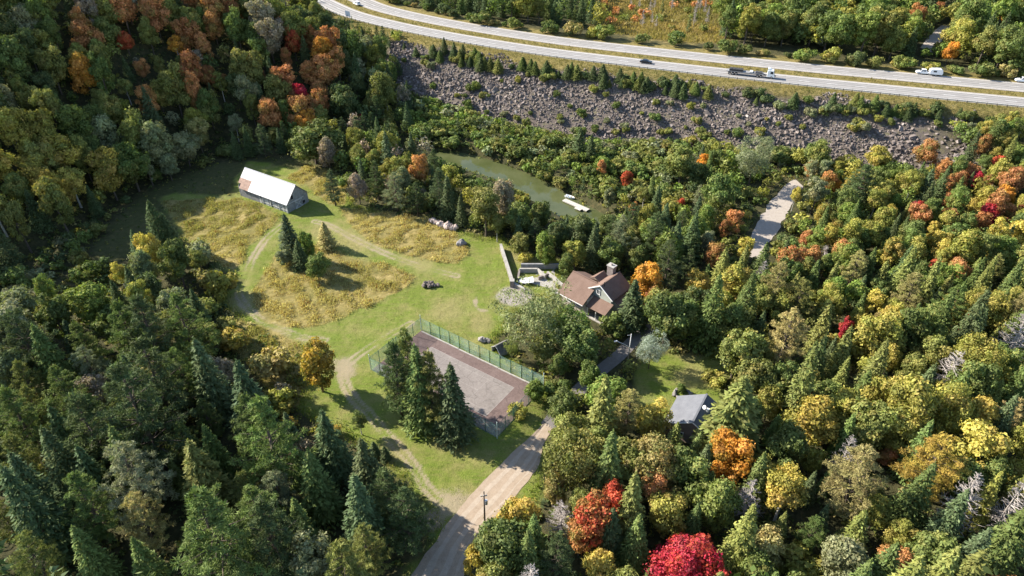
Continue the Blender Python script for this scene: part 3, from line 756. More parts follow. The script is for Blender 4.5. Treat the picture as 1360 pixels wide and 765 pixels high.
M['brick_c'] = simple('chimney_stone', (.22, .19, .175), .9, .4, 2.5)
M['tan_wall'] = simple('tan_stucco', (.42, .37, .31), .85, .15, 1)
hs = tag(empty('house', (20.3, 127.3, gz(20, 128)), R(-43)), 'large house with brown shingle roof, sage gable and stone chimney above the lawn', 'house')
def H_(x, y, z): return (x, y, z)
# walls
MB().hexa([(-9, -2.5, -.3), (-1.6, -2.5, -.3), (-1.6, 6.0, -.3), (-9, 6.0, -.3)], [(-9, -2.5, 4.4), (-1.6, -2.5, 4.4), (-1.6, 6.0, 4.4), (-9, 6.0, 4.4)]).build('wall', M['tan_wall'], hs)
MB().add([(-8.95, -2.5, 4.38), (-8.95, 6.0, 4.38), (-8.95, 1.75, 6.75), (-8.75, -2.5, 4.38), (-8.75, 6.0, 4.38), (-8.75, 1.75, 6.75)], [(0, 2, 1), (3, 4, 5), (0, 1, 4, 3), (1, 2, 5, 4), (2, 0, 3, 5)]).build('gable_wall', M['sage'], hs)
MB().hexa([(-3.2, .35, -.3), (3.2, .35, -.3), (3.2, 7.2, -.3), (-3.2, 7.2, -.3)], [(-3.2, .35, 5.75), (3.2, .35, 5.75), (3.2, 7.2, 5.75), (-3.2, 7.2, 5.75)]).build('wall', M['sage'], hs)
for y in (.36, 7.19):
    gw = MB().add([(-3.2, y - .06, 5.7), (3.2, y - .06, 5.7), (0, y - .06, 7.98), (-3.2, y + .06, 5.7), (3.2, y + .06, 5.7), (0, y + .06, 7.98)], [(0, 1, 2), (5, 4, 3), (0, 3, 4, 1), (1, 4, 5, 2), (2, 5, 3, 0)]).build('gable_wall', M['sage'], hs)
for i in range(10):                                       # clapboards on the front gable
    z = 4.5 + i * .33; hwid = 3.18 if z < 5.7 else 3.18 * (7.95 - z) / 2.28
    if hwid > .2: MB().hexa([(-hwid, .30, z), (hwid, .30, z), (hwid, .36, z), (-hwid, .36, z)], [(-hwid * .97, .325, z + .31), (hwid * .97, .325, z + .31), (hwid * .97, .36, z + .31), (-hwid * .97, .36, z + .31)]).build('clapboard', M['sage'], hs)
# roofs
rf = MB().slab([(-9.4, -4.0, 3.75), (-1.7, -4.0, 3.75), (-1.7, 1.8, 7.0), (-9.4, 1.8, 7.0)], .18).build('roof', M['brown_roof'], hs)
MB().slab([(-9.4, 1.8, 7.0), (-.4, 1.8, 7.0), (-.4, 6.7, 4.25), (-9.4, 6.7, 4.25)], .18).build('roof', M['brown_roof'], hs)
MB().bar((-9.42, 1.8, 7.03), (-2.2, 1.8, 7.03), .35, .07).build('ridge_cap', M['brown_roof'], hs)
MB().slab([(-3.95, 0, 5.5), (0, 0, 8.2), (0, 7.7, 8.2), (-3.95, 7.7, 5.5)], .16).build('gable_roof', M['brown_roof'], hs)
MB().slab([(0, 0, 8.2), (3.75, 0, 5.6), (3.75, 7.7, 5.6), (0, 7.7, 8.2)], .16).build('gable_roof', M['brown_roof'], hs)
MB().bar((0, -.02, 8.23), (0, 7.72, 8.23), .3, .07).build('ridge_cap', M['brown_roof'], hs)
MB().slab([(3.3, 1.2, 4.9), (6.4, 1.2, 3.6), (6.4, 7.4, 3.6), (3.3, 7.4, 4.9)], .15).build('side_roof', M['brown_roof'], hs)
MB().hexa([(3.2, 1.6, -.3), (6.1, 1.6, -.3), (6.1, 7.1, -.3), (3.2, 7.1, -.3)], [(3.2, 1.6, 4.75), (6.1, 1.6, 3.55), (6.1, 7.1, 3.55), (3.2, 7.1, 4.75)]).build('wall', M['tan_wall'], hs)
MB().slab([(-1.66, -2.9, 3.1), (3.9, -2.9, 3.1), (3.9, .34, 4.5), (-1.66, .34, 4.5)], .15).build('porch_roof', M['brown_roof'], hs)
for x in (-1.3, 1.1, 3.6): MB().box((x, -2.5, 1.5), (.16, .16, 3.1)).build('porch_post', M['white_trim'], hs)
MB().slab([(-1.5, -2.8, .25), (3.8, -2.8, .25), (3.8, .3, .25), (-1.5, .3, .25)], .3).build('porch_floor', M['concrete'], hs)
for s in (-1, 1):
    MB().bar((s * 3.95 if s < 0 else 3.75, -.06, 5.44 if s < 0 else 5.54), (0, -.06, 8.12), .08, .26).build('fascia', M['white_trim'], hs)
MB().bar((-9.4, -4.04, 3.66), (-1.7, -4.04, 3.66), .06, .2).build('fascia', M['white_trim'], hs)
def window(parent, c, w, h, axis_='x', mull=2):
    """c centre on the wall face, axis_ the wall's direction ('x': wall runs along local x, looks to -y)"""
    def bx(dx, dz, ww, hh, out, th): 
        return ((c[0] + dx, c[1] - out, c[2] + dz), (ww, th, hh)) if axis_ == 'x' else ((c[0] - out, c[1] + dx, c[2] + dz), (th, ww, hh))
    f = MB()
    for dx in (-w / 2, w / 2): f.box(*bx(dx, 0, .12, h + .24, .05, .1))
    for dz in (-h / 2, h / 2): f.box(*bx(0, dz, w - .12, .12, .05, .1))
    fr = f.build('window', M['white_trim'], parent)
    for k in range(mull):
        ww = (w - .12) / mull
        MB().box(*bx(-w / 2 + .06 + ww * (k + .5), 0, ww - .06, h - .12, .02, .04)).build('pane', M['glass'], fr)
    for k in range(1, mull): MB().box(*bx(-w / 2 + .06 + (w - .12) / mull * k, 0, .06, h - .1, .05, .06)).build('mullion', M['white_trim'], fr)
    return fr
window(hs, (-.55, .29, 6.0), .9, 1.25)
window(hs, (1.0, .33, 2.0), 1.2, 1.4); window(hs, (-6.5, -2.52, 2.2), 1.8, 1.3, mull=3); window(hs, (-4.0, -2.52, 2.2), 1.2, 1.3)
dm = MB().hexa([(-4.6, 4.3, 5.2), (-2.6, 4.3, 5.2), (-2.6, 6.0, 4.6), (-4.6, 6.0, 4.6)], [(-4.6, 4.1, 6.5), (-2.6, 4.1, 6.5), (-2.6, 6.0, 6.4), (-4.6, 6.0, 6.4)]).build('dormer', M['sage'], hs)
MB().slab([(-5.0, 2.6, 6.75), (-3.6, 2.6, 7.55), (-3.6, 6.4, 7.55), (-5.0, 6.4, 6.3)], .1).build('dormer_roof', M['brown_roof'], dm)
MB().slab([(-3.6, 2.6, 7.55), (-2.2, 2.6, 6.75), (-2.2, 6.4, 6.3), (-3.6, 6.4, 7.55)], .1).build('dormer_roof', M['brown_roof'], dm)
ch = MB().box((-1.9, 6.9, 4.6), (1.7, 1.3, 9.6)).build('chimney', M['brick_c'], hs)
MB().box((-1.9, 6.9, 9.5), (2.0, 1.6, .22)).build('cap', M['concrete'], ch)
MB().tube([(-1.9, 6.9, 9.5), (-1.9, 6.9, 10.0)], [.25, .22], 8).build('flue', M['brick_c'], ch)
MB().tube([(.5, .9, 7.6), (.5, .9, 8.9)], [.12, .12], 6).build('vent_pipe', M['dark_in'], hs)

# ------------------------------------------------------------------ small grey-roofed house
sh = tag(empty('cottage', (35.4, 90.8, gz(35, 91)), math.atan2(.86, .51)), 'small cottage with light grey shingle roof and a white dish beside the right lawn', 'house')
# local x along the ridge (near -> far), local +y to the left (sunny slope)
MB().hexa([(-3.8, -4.7, -.3), (3.8, -4.7, -.3), (3.8, 4.7, -.3), (-3.8, 4.7, -.3)], [(-3.8, -4.7, 3.15), (3.8, -4.7, 3.15), (3.8, 4.7, 3.15), (-3.8, 4.7, 3.15)]).build('wall', simple('brown_board_siding', (.28, .21, .17), .85, .25, 1), sh)
for x in (-3.8, 3.8):
    MB().add([(x - .06, -4.7, 3.1), (x - .06, 4.7, 3.1), (x - .06, 0, 6.0), (x + .06, -4.7, 3.1), (x + .06, 4.7, 3.1), (x + .06, 0, 6.0)], [(0, 2, 1), (3, 4, 5), (0, 1, 4, 3), (1, 2, 5, 4), (2, 0, 3, 5)]).build('gable_wall', sh.children[0].data.materials[0], sh)
MB().slab([(-4.25, 0, 6.25), (4.25, 0, 6.25), (4.25, 5.4, 3.0), (-4.25, 5.4, 3.0)], .16).build('roof', M['grey_roof'], sh)
MB().slab([(-4.25, 0, 6.25), (4.25, 0, 6.25), (4.25, -5.4, 3.0), (-4.25, -5.4, 3.0)], .16).build('roof', M['grey_roof'], sh)
MB().bar((-4.27, 0, 6.28), (4.27, 0, 6.28), .35, .06).build('ridge_cap', M['grey_roof'], sh)
for s in (-1, 1): MB().bar((-4.29, s * 5.4, 2.93), (-4.29, 0, 6.16), .05, .24).build('fascia', M['white_trim'], sh)
window(sh, (-3.82, 1.9, 1.7), 1.2, 1.1, 'y'); window(sh, (-3.82, -2.0, 1.7), 1.2, 1.1, 'y')
dish = MB()
for i in range(5):
    for j in range(12): pass
vs = [(0, 0, 0)]; fs = []
for i in range(1, 5):
    for j in range(12): a = 2 * math.pi * j / 12; vs.append((.16 * i * math.cos(a), .16 * i * math.sin(a), .12 * (i / 4) ** 2))
for j in range(12): fs.append((0, 1 + j, 1 + (j + 1) % 12))
for i in range(3):
    for j in range(12): fs.append((1 + i * 12 + j, 1 + (i + 1) * 12 + j, 1 + (i + 1) * 12 + (j + 1) % 12, 1 + i * 12 + (j + 1) % 12))
dish.add(vs, fs); do = dish.build('dish', M['white_trim'], sh); do.scale = (.6, .6, .6); do.location = (.2, -.75, 6.6); do.rotation_euler = (R(-55), 0, R(60))
MB().tube([(.2, -.7, 5.7), (.2, -.75, 6.75)], [.05, .05], 6).build('dish_mast', M['steel'], sh)
MB().box((.6, -1.4, 5.75), (.5, .5, .8)).build('roof_vent', M['white_trim'], sh)

# small shed far beyond the motorway
fs_ = at(1096, 52, 2); fs_root = tag(empty('shed', (*fs_, gz(*fs_)), R(20)), 'tiny white-roofed shed half hidden in the woods beyond the motorway', 'shed')
MB().box((0, 0, 1.3), (5.5, 4.2, 2.6)).build('wall', M['barn_board'], fs_root)
MB().slab([(-3, -2.5, 2.5), (3, -2.5, 2.5), (3, 0, 3.9), (-3, 0, 3.9)], .1).build('roof', M['barn_metal'], fs_root)
MB().slab([(-3, 2.5, 2.5), (3, 2.5, 2.5), (3, 0, 3.9), (-3, 0, 3.9)], .1).build('roof', M['barn_metal'], fs_root)
MB().box((2.78, 0, 1.0), (.06, 1.6, 2.0)).build('door', M['dark_in'], fs_root)

# low shelter behind the fence
sx_, sy_ = flat(660, 470); slt = tag(empty('shelter', (sx_, sy_, 0), R(38)), 'small weathered shelter with grey sloping roof and dark opening behind the court fence', 'shed')
M['old_board'] = simple('old_dark_board', (.13, .125, .12), .9, .4, 1.5)
MB().slab([(-.4, -1.7, 1.0), (3.6, -1.7, 1.0), (3.6, 0, 2.5), (-.4, 0, 2.5)], .1).build('roof', M['old_board'], slt)
MB().slab([(-.4, 1.7, 1.0), (3.6, 1.7, 1.0), (3.6, 0, 2.5), (-.4, 0, 2.5)], .1).build('roof', M['old_board'], slt)
for y in (-1.45, 1.45): MB().box((1.6, y, .5), (3.8, .1, 1.1)).build('side_wall', M['barn_board'], slt)
MB().box((3.45, 0, .9), (.1, 2.8, 1.8)).build('back_wall', M['dark_in'], slt)
MB().bar((-.36, 1.7, .95), (-.36, 0, 2.45), .08, .14).build('barge_board', M['barn_board_pale'], slt)
MB().bar((-.36, -1.7, .95), (-.36, 0, 2.45), .08, .14).build('barge_board', M['barn_board_pale'], slt)

# ------------------------------------------------------------------ stone wall, sunken terrace
def stone_wall(name, pts, h, th, label, seed, mat=None, cap=True):
    r = random.Random(seed); pts = [Vector((p[0], p[1], 0)) for p in pts]
    root = tag(empty(name, (pts[0].x, pts[0].y, gz(pts[0].x, pts[0].y))), label, 'wall')
    for a, b in zip(pts[:-1], pts[1:]):
        ln = (b - a).length; d = (b - a).normalized(); ang = math.atan2(d.y, d.x); rows = 3
        for k in range(rows):
            s = 0.0
            while s < ln - .05:
                w = min(r.uniform(.7, 1.5), ln - s); c = a + d * (s + w / 2) - pts[0]
                MB().box((c.x, c.y, -.2 + (h + .2) * (k + .5) / rows), (w - .05, th + r.uniform(-.08, .06), (h + .2) / rows - .035), ang, .96).build('stone', mat or M['stone'], root)
                s += w
        if cap:
            s = 0.0
            while s < ln - .05:
                w = min(r.uniform(1.4, 2.2), ln - s); c = a + d * (s + w / 2) - pts[0]
                MB().box((c.x, c.y, h + .06), (w - .04, th + .14, .12), ang).build('cap_stone', M['concrete'], root); s += w
    return root
W0, W1, W2 = flat(665, 329, .5), flat(680, 376, .5), flat(698, 387, .5)
stone_wall('stone_wall', [W0, W1], 1.6, .55, 'straight stone wall along the right edge of the bright green lawn', 1)
stone_wall('stone_wall', [(W1[0] + .3, W1[1] - .5), W2], 1.0, .5, 'short low stone wall beside the round gravel pad', 2)
pier = MB().box((0, 0, .9), (1.0, 1.0, 1.9)).build('gate_pier', M['brick_c']); pier.location = (W1[0], W1[1] - .75, 0)
tag(pier, 'square stone pier at the near end of the lawn wall', 'pier')
MB().box((0, 0, 1.92), (1.2, 1.2, .14)).build('cap', M['concrete'], pier)
M['tarp'] = simple('pale_liner', (.48, .49, .51), .6, .12, 1)
tr = tag(empty('sunken_terrace', (*flat(716, 370), 0)), 'sunken pale concrete terrace with angled low walls left of the brown house', 'terrace')
T0 = np.array(flat(716, 370))
def tp(px, py, z): q = flat(px, py, z); return (q[0] - T0[0], q[1] - T0[1], z)
sheet('floor', [tp(688, 372, .06), tp(712, 378, .06), tp(738, 385, .06), tp(736, 352, .06)], M['concrete'], tr)
for (a, b, h, mt) in (((690, 362), (714, 362), 1.3, 'concrete'), ((714, 362), (724, 371), 1.3, 'concrete'), ((727, 365), (747, 382), 1.1, 'concrete'), ((692, 357), (742, 357), 1.6, 'barn_board'), ((688, 373), (690, 361), .9, 'brick_c'), ((715, 372), (728, 367), 1.0, 'brick_c')):
    A, B = tp(*a, 0), tp(*b, 0); MB().bar((A[0], A[1], h / 2), (B[0], B[1], h / 2), .5, h).build('low_wall', M[mt], tr)
A, B, C_, D = tp(700, 376, .7), tp(708, 374, .9), tp(706, 367, 1.0), tp(697, 370, .7)
MB().slab([tp(698, 376, .75), tp(709, 375, 1.05), tp(708, 367, 1.3), tp(699, 369, .8)], .08).build('cover', M['tarp'], tr)
MB().slab([tp(688, 375, .4), tp(699, 376.5, .75), tp(700, 369, .8), tp(691, 369, .5)], .08).build('cover', M['tarp'], tr)
MB().slab([tp(728, 366, .7), tp(742, 373, .7), tp(739, 368, .7), tp(730, 363, .7)], .5).build('step', M['concrete'], tr)
MB().slab([tp(734, 380, .35), tp(744, 386, .35), tp(742, 391, .35), tp(730, 386, .35)], .4).build('step', M['concrete'], tr)

# ------------------------------------------------------------------ boulders and piles
M['rubble'] = simple('dark_rubble', (.20, .165, .145), .9, .5, 1.5)
M['granite'] = simple('grey_granite', (.22, .21, .21), .9, .4, 1.5)
x, y = flat(573, 380); rp = random.Random(8)
boulder_pile('rubble_pile', [(rp.uniform(-1.9, 1.9), rp.uniform(-1.0, 1.0), .3 + rp.uniform(0, .7), rp.uniform(.35, .62), .7) for _ in range(26)], M['rubble'], 'heap of dark rocks and rubble lying on the mown lawn', 'rubble', (x, y, 0), 3)
x, y = flat(613, 325); boulder_pile('boulder', [(0, 0, .55, 1.55, .62)], M['granite'], 'single dark grey boulder at the corner of the upper lawn', 'boulder', (x, y, 0), 5)
x, y = flat(643, 453); boulder_pile('boulder', [(-.4, 0, .4, 1.1, .55), (.9, -.1, .3, .8, .6)], M['stone'], 'pale split boulder on the grass just behind the court fence', 'boulder', (x, y, 0), 6)
ax, ay = flat(571, 296); bx_, by_ = flat(604, 306)
boulder_pile('rock_heap', [((bx_ - ax) * t + rp.uniform(-.4, .4), (by_ - ay) * t + rp.uniform(-.5, .5), .4 + rp.uniform(0, .6), rp.uniform(.6, 1.15), .8) for t in np.linspace(0, 1, 20)], simple('pinkish_rock', (.42, .34, .30), .9, .35, 1.2), 'long ridge of pinkish rocks at the edge of the trees', 'rocks', (ax, ay, 0), 9)
x, y = flat(964, 486); boulder_pile('pale_stone', [(0, 0, .7, .85, 1.1), (.7, .1, .3, .5, .8)], M['white_trim'], 'white pointed stone at the far corner of the cottage lawn', 'stone', (x, y, 0), 10)
x, y = flat(906, 523); boulder_pile('stone_ring', [(1.7 * math.cos(a) * rp.uniform(.8, 1.15), 1.3 * math.sin(a) * rp.uniform(.8, 1.15), .25, rp.uniform(.3, .55), .7) for a in np.linspace(0, 6.2, 15)], M['stone'], 'ring of grey stones round a flower bed behind the cottage', 'stones', (x, y, gz(x, y)), 12)

# ------------------------------------------------------------------ poles
def utility_pole(px, py, h, label, arm=True):
    x, y = flat(px, py); p = tag(empty('utility_pole', (x, y, gz(x, y)), R(10)), label, 'utility pole')
    MB().tube([(0, 0, -.3), (.03, 0, h * .5), (.05, 0, h)], [.16, .14, .11], 8).build('pole', M['bark'], p, True)
    if arm:
        MB().box((0, -.14, h - .9), (1.1, .12, .14)).build('cross_arm', M['post_wood'], p)
        for dx in (-.45, 0, .45): MB().tube([(dx, -.14, h - .83), (dx, -.14, h - .6)], [.06, .045], 6).build('insulator', M['white_trim'], p)
        MB().tube([(.35, -.1, h - 3.1), (.35, -.1, h - 2.1)], [.26, .26], 10).build('transformer', M['steel'], p)
        MB().bar((.05, -.05, h - 2.3), (.35, -.08, h - 2.3), .08, .08).build('bracket', M['steel'], p)
    return p
utility_pole(644, 699, 9.2, 'brown wooden utility pole with grey transformer at the roadside')
x, y = at(834, 478); yl = tag(empty('yard_light', (x, y, gz(x, y)), R(200)), 'pale yard light pole with one long slanting arm by the driveway', 'light pole')
M['grey_paint'] = simple('grey_pole_paint', (.55, .54, .52), .6, .15, 2)
MB().tube([(0, 0, -.2), (0, 0, 7.2)], [.14, .10], 8).build('pole', M['grey_paint'], yl, True)
MB().tube([(0, 0, 3.4), (1.6, .0, 4.9), (3.4, 0, 6.2)], [.09, .08, .06], 6).build('arm', M['grey_paint'], yl, True)
MB().box((3.6, 0, 6.25), (.75, .3, .16)).build('lamp_head', M['grey_paint'], yl)
MB().tube([(0, 0, 6.9), (.9, 0, 7.1)], [.05, .05], 6).build('bracket', M['grey_paint'], yl)
p1 = np.interp(60, cumH, HW[:, 0])
qx, qy = flat(463, 28, HWZ); sg = tag(empty('road_sign', (qx, qy, HWZ - .2), R(-40)), 'small blue panel sign on two posts beside the far left motorway', 'sign')
for dx in (-1.1, 1.1): MB().tube([(dx, .06, -.3), (dx, .06, 4.6)], [.08, .08], 6).build('post', M['steel'], sg)
MB().box((0, 0, 3.4), (3.4, .06, 2.3)).build('panel', simple('blue_sign_back', (.16, .22, .30), .5, .15, 2), sg)

# ------------------------------------------------------------------ dock and boat
M['dock_wood'] = simple('bleached_dock_plank', (.50, .47, .42), .8, .2, 2)
a_, b_ = np.array(flat(749, 265, -2.0)), np.array(flat(781, 279, -2.0)); dl = np.linalg.norm(b_ - a_); da = math.atan2(*(b_ - a_)[::-1])
dk = tag(empty('dock', (a_[0], a_[1], -2.5), da), 'pale plank dock floating along the far bank of the river', 'dock')
n = int(dl / .45)
for i in range(n): MB().box((dl * (i + .5) / n, 0, .5), (dl / n - .05, 1.7, .08)).build('plank', M['dock_wood'], dk)
for i in range(5): MB().box((dl * .62 + i * .45, -1.45, .5), (.40, 1.1, .08)).build('plank', M['dock_wood'], dk)
for y in (-.75, .75): MB().box((dl / 2, y, .33), (dl, .12, .22)).build('beam', M['dock_wood'], dk)
for x in (.3, dl * .5, dl - .3): MB().tube([(x, 1.1, -1.5), (x, 1.1, 1.2)], [.09, .09], 6).build('pile', M['post_wood'], dk)
bx0, by0 = flat(756, 261.5, -2.2); bt = tag(empty('rowing_boat', (bx0, by0, -2.5), da + .1), 'small white and blue rowing boat moored at the end of the dock', 'boat')
hull = MB(); secs = []
for i, (x, w, zb, zt) in enumerate(((-1.6, .55, .05, .55), (-.8, .72, -.05, .5), (.3, .74, -.06, .52), (1.2, .5, .02, .6), (1.9, .06, .25, .72))):
    secs.append([(x, -w, zt), (x, -w * .7, zb), (x, w * .7, zb), (x, w, zt), (x, w * .86, zt), (x, w * .6, zb + .08), (x, -w * .6, zb + .08), (x, -w * .86, zt)])
vs = [p for s in secs for p in s]; fs = [(i * 8 + j, i * 8 + (j + 1) % 8, (i + 1) * 8 + (j + 1) % 8, (i + 1) * 8 + j) for i in range(4) for j in range(8)] + [tuple(range(7, -1, -1)), tuple(range(32, 40))]
hull.add(vs, fs).build('hull', simple('boat_white', (.72, .74, .76), .4, .1, 2), bt)
for x in (-.8, .4): MB().box((x, 0, .38), (.25, 1.2, .05)).build('thwart', simple('boat_blue', (.10, .22, .42), .5, .1), bt)

# ------------------------------------------------------------------ vehicles
M['tyre'] = simple('tyre_rubber', (.02, .02, .02), .9, .2); M['rim'] = simple('wheel_rim', (.45, .45, .46), .35, .2, 2, .7)
M['black_paint'] = simple('black_car_paint', (.012, .014, .018), .2, .2, 1, 0, .5); M['white_paint'] = simple('white_vehicle_paint', (.80, .81, .82), .3, .05, 1, 0, .5)
M['lamp_red'] = simple('tail_lamp', (.45, .02, .02), .3, .1); M['lamp_clear'] = simple('head_lamp', (.8, .8, .78), .15, .05); M['chassis'] = simple('dark_chassis', (.05, .05, .055), .7, .3, 2)
def wheel(parent, x, y, r, w, name='wheel'):
    n = 14; t = MB().tube([(x, y - w / 2, r), (x, y - w * .35, r), (x, y + w * .35, r), (x, y + w / 2, r)], [r * .9, r, r, r * .9], n)
    o = t.build(name, M['tyre'], parent)
    s = 1 if y > 0 else -1
    MB().tube([(x, y + s * (w / 2 - .02), r), (x, y + s * (w / 2 + .02), r)], [r * .58, r * .5], 10).build('rim', M['rim'], o)
def car_body(parent, prof, roofp, W, mat, tuck=.12):
    """prof: lower body side outline (x,z); roofp: cabin outline (x,z); both closed upwards; W width"""
    def loft(P, w0, w1, zb, zt, name, mt):
        m = MB(); n = len(P); vs = []
        for s in (-1, 1):
            for (x, z) in P: u = (z - zb) / (zt - zb); vs.append((x, s * (w0 + (w1 - w0) * u) / 2, z))
        fs = [tuple(range(n - 1, -1, -1)), tuple(range(n, 2 * n))] + [(i, (i + 1) % n, n + (i + 1) % n, n + i) for i in range(n)]
        return m.add(vs, fs).build(name, mt, parent, bevel=.06)
    zs = [p[1] for p in prof]; loft(prof, W, W * .96, min(zs), max(zs), 'body', mat)
    zr = [p[1] for p in roofp]; loft(roofp, W * .94, W * .70, min(zr), max(zr), 'cabin', mat)
    # glass: front, rear, sides sit a little proud of the cabin
    (x0, z0), (x1, z1), (x2, z2), (x3, z3) = roofp[:4]
    def wy(z): return (W * .94 + (W * .70 - W * .94) * (z - min(zr)) / (max(zr) - min(zr))) / 2
    for (xa, za, xb, zb_, nm) in ((x0, z0, x1, z1, 'rear_window'), (x3, z3, x2, z2, 'windscreen')):
        f0, f1 = .12, .88; pa = (xa + (xb - xa) * f0, za + (zb_ - za) * f0); pb = (xa + (xb - xa) * f1, za + (zb_ - za) * f1)
        s = -1 if xa < xb else 1; off = .015 * s
        MB().add([(pa[0] + off * 2, -wy(pa[1]) * .88, pa[1] + .015), (pa[0] + off * 2, wy(pa[1]) * .88, pa[1] + .015), (pb[0] + off * 2, wy(pb[1]) * .86, pb[1] + .015), (pb[0] + off * 2, -wy(pb[1]) * .86, pb[1] + .015)], [(0, 1, 2, 3)]).build(nm, M['glass'], parent)
    for s in (-1, 1):
        xm = (x0 + x3) / 2
        for (xa, xb, xc, xd) in ((x0 + .25, xm - .05, xm - .05, x1 + .12), (xm + .05, x3 - .25, x2 - .12, xm + .05)):
            za, zt = z0 + .08, z1 - .10
            MB().add([(xa, s * (wy(za) + .015), za), (xb, s * (wy(za) + .015), za), (xc, s * (wy(zt) + .015), zt), (xd, s * (wy(zt) + .015), zt)], [(0, 1, 2, 3)]).build('side_window', M['glass'], parent)
SEDAN = ([(-2.35, .32), (-2.38, .75), (-2.2, .92), (-.0, .95), (1.1, .92), (2.15, .78), (2.38, .55), (2.32, .30)], [(-1.75, .90), (-1.15, 1.42), (.25, 1.42), (1.05, .90)])
SUV = ([(-2.4, .38), (-2.45, .95), (-2.35, 1.08), (0, 1.10), (1.2, 1.06), (2.2, .95), (2.42, .62), (2.38, .36)], [(-2.3, 1.05), (-2.05, 1.72), (.35, 1.72), (1.1, 1.05)])
def lamps(p, xf, xr, w, z):
    for s in (-1, 1):
        MB().box((xf, s * w, z), (.08, .32, .14)).build('headlight', M['lamp_clear'], p); MB().box((xr, s * w, z + .08), (.06, .26, .16)).build('tail_light', M['lamp_red'], p)
def on_hw(px, py, off=0):
    x, y = flat(px, py, HWZ); i = int(np.argmin(np.hypot(HW[:, 0] - x, HW[:, 1] - y))); d = HW[min(i + 1, len(HW) - 1)] - HW[i - 1]
    return x, y, math.atan2(d[1], d[0])
def vehicle(name, label, cat, px, py, flip=False):
    x, y, a = on_hw(px, py); return tag(empty(name, (x, y, HWZ + .06), a + (math.pi if flip else 0)), label, cat)
v = vehicle('car', 'black car driving alone on the near carriageway', 'car', 858, 84)
car_body(v, *SEDAN, 1.85, M['black_paint']); [wheel(v, x, s * .78, .34, .22) for x in (-1.45, 1.45) for s in (-1, 1)]; lamps(v, 2.34, -2.36, .66, .64)
v = vehicle('pickup', 'white pickup towing a small camper on the far carriageway', 'pickup', 1226, 98.5, True)
car_body(v, [(-2.7, .45), (-2.75, 1.0), (-2.6, 1.12), (0, 1.14), (1.4, 1.12), (2.5, 1.0), (2.7, .7), (2.65, .42)], [(-.75, 1.08), (-.6, 1.82), (.85, 1.82), (1.5, 1.08)], 1.95, M['white_paint'])
[wheel(v, x, s * .84, .4, .26) for x in (-1.7, 1.7) for s in (-1, 1)]; lamps(v, 2.62, -2.74, .7, .82); MB().box((-1.75, 0, 1.15), (1.6, 1.55, .04)).build('cargo_bed', M['chassis'], v)
v = vehicle('camper_trailer', 'white camper trailer with dark window hitched behind the white pickup', 'trailer', 1241, 100.3, True)
P_ = [(-2.2, .55), (-2.35, 1.2), (-2.1, 2.2), (-1.5, 2.55), (1.5, 2.55), (2.1, 2.1), (2.2, 1.2), (1.9, .55)]
m = MB(); vs = [(x, s, z) for s in (-1.05, 1.05) for x, z in P_]; m.add(vs, [tuple(range(7, -1, -1)), tuple(range(8, 16))] + [(i, (i + 1) % 8, 8 + (i + 1) % 8, 8 + i) for i in range(8)]).build('body', M['white_paint'], v, bevel=.12)
for s in (-1, 1): MB().box((.4, s * 1.06, 1.7), (1.1, .03, .6)).build('window', M['glass'], v); wheel(v, -.2, s * .9, .34, .2)
MB().box((-1.1, -1.06, 1.45), (.65, .03, 1.6)).build('door', M['barn_board_pale'], v); MB().bar((2.0, 0, .55), (3.2, 0, .5), .1, .1).build('drawbar', M['chassis'], v)
for name, lab, px, py, fl in (('car', 'white car on the far carriageway at the right edge of the picture', 1357, 109, True), ('car', 'white car far off on the far carriageway near the wooded hill', 474, 6.5, True)):
    v = vehicle(name, lab, 'car', px, py, fl); car_body(v, *SUV, 1.9, M['white_paint']); [wheel(v, x, s * .80, .37, .24) for x in (-1.5, 1.5) for s in (-1, 1)]; lamps(v, 2.38, -2.43, .68, .85)
v = vehicle('flatbed_truck', 'long flatbed truck with white cab carrying grey loads on the near carriageway', 'truck', 993, 100.5)
MB().box((1.2, 0, .95), (17.0, .9, .3)).build('chassis', M['chassis'], v)
MB().box((-1.2, 0, 1.3), (13.2, 2.5, .22)).build('flatbed', M['barn_board'], v)
cab = MB().hexa([(6.6, -1.22, .6), (9.3, -1.22, .6), (9.3, 1.22, .6), (6.6, 1.22, .6)], [(6.6, -1.2, 3.0), (8.75, -1.15, 3.0), (8.75, 1.15, 3.0), (6.6, 1.2, 3.0)]).build('cab', M['white_paint'], v, bevel=.12)
MB().hexa([(6.6, -1.1, 3.0), (8.2, -1.0, 3.0), (8.2, 1.0, 3.0), (6.6, 1.1, 3.0)], [(6.6, -1.05, 3.6), (7.3, -.95, 3.45), (7.3, .95, 3.45), (6.6, 1.05, 3.6)]).build('wind_deflector', M['white_paint'], cab)
MB().hexa([(9.22, -1.05, 1.75), (9.27, -1.05, 1.75), (9.27, 1.05, 1.75), (9.22, 1.05, 1.75)], [(8.95, -1.0, 2.8), (9.0, -1.0, 2.8), (9.0, 1.0, 2.8), (8.95, 1.0, 2.8)]).build('windscreen', M['glass'], cab)
for s in (-1, 1):
    MB().hexa([(7.7, s * 1.215 - .02, 1.8), (8.75, s * 1.215 - .02, 1.8), (8.75, s * 1.215 + .02, 1.8), (7.7, s * 1.215 + .02, 1.8)], [(7.7, s * 1.18 - .02, 2.65), (8.55, s * 1.18 - .02, 2.65), (8.55, s * 1.18 + .02, 2.65), (7.7, s * 1.18 + .02, 2.65)]).build('side_window', M['glass'], cab)
    MB().box((9.28, s * .9, .95), (.08, .4, .2)).build('headlight', M['lamp_clear'], v)
    for x in (-6.6, -5.4, -4.2, 3.4, 4.6, 8.3): wheel(v, x, s * 1.02, .5, .42)
for i in range(9): MB().box((-6.6 + i * .55, 0, 1.75 + .1 * (i % 2)), (.48, 2.2, .7)).build('cargo', M['chassis'], v)
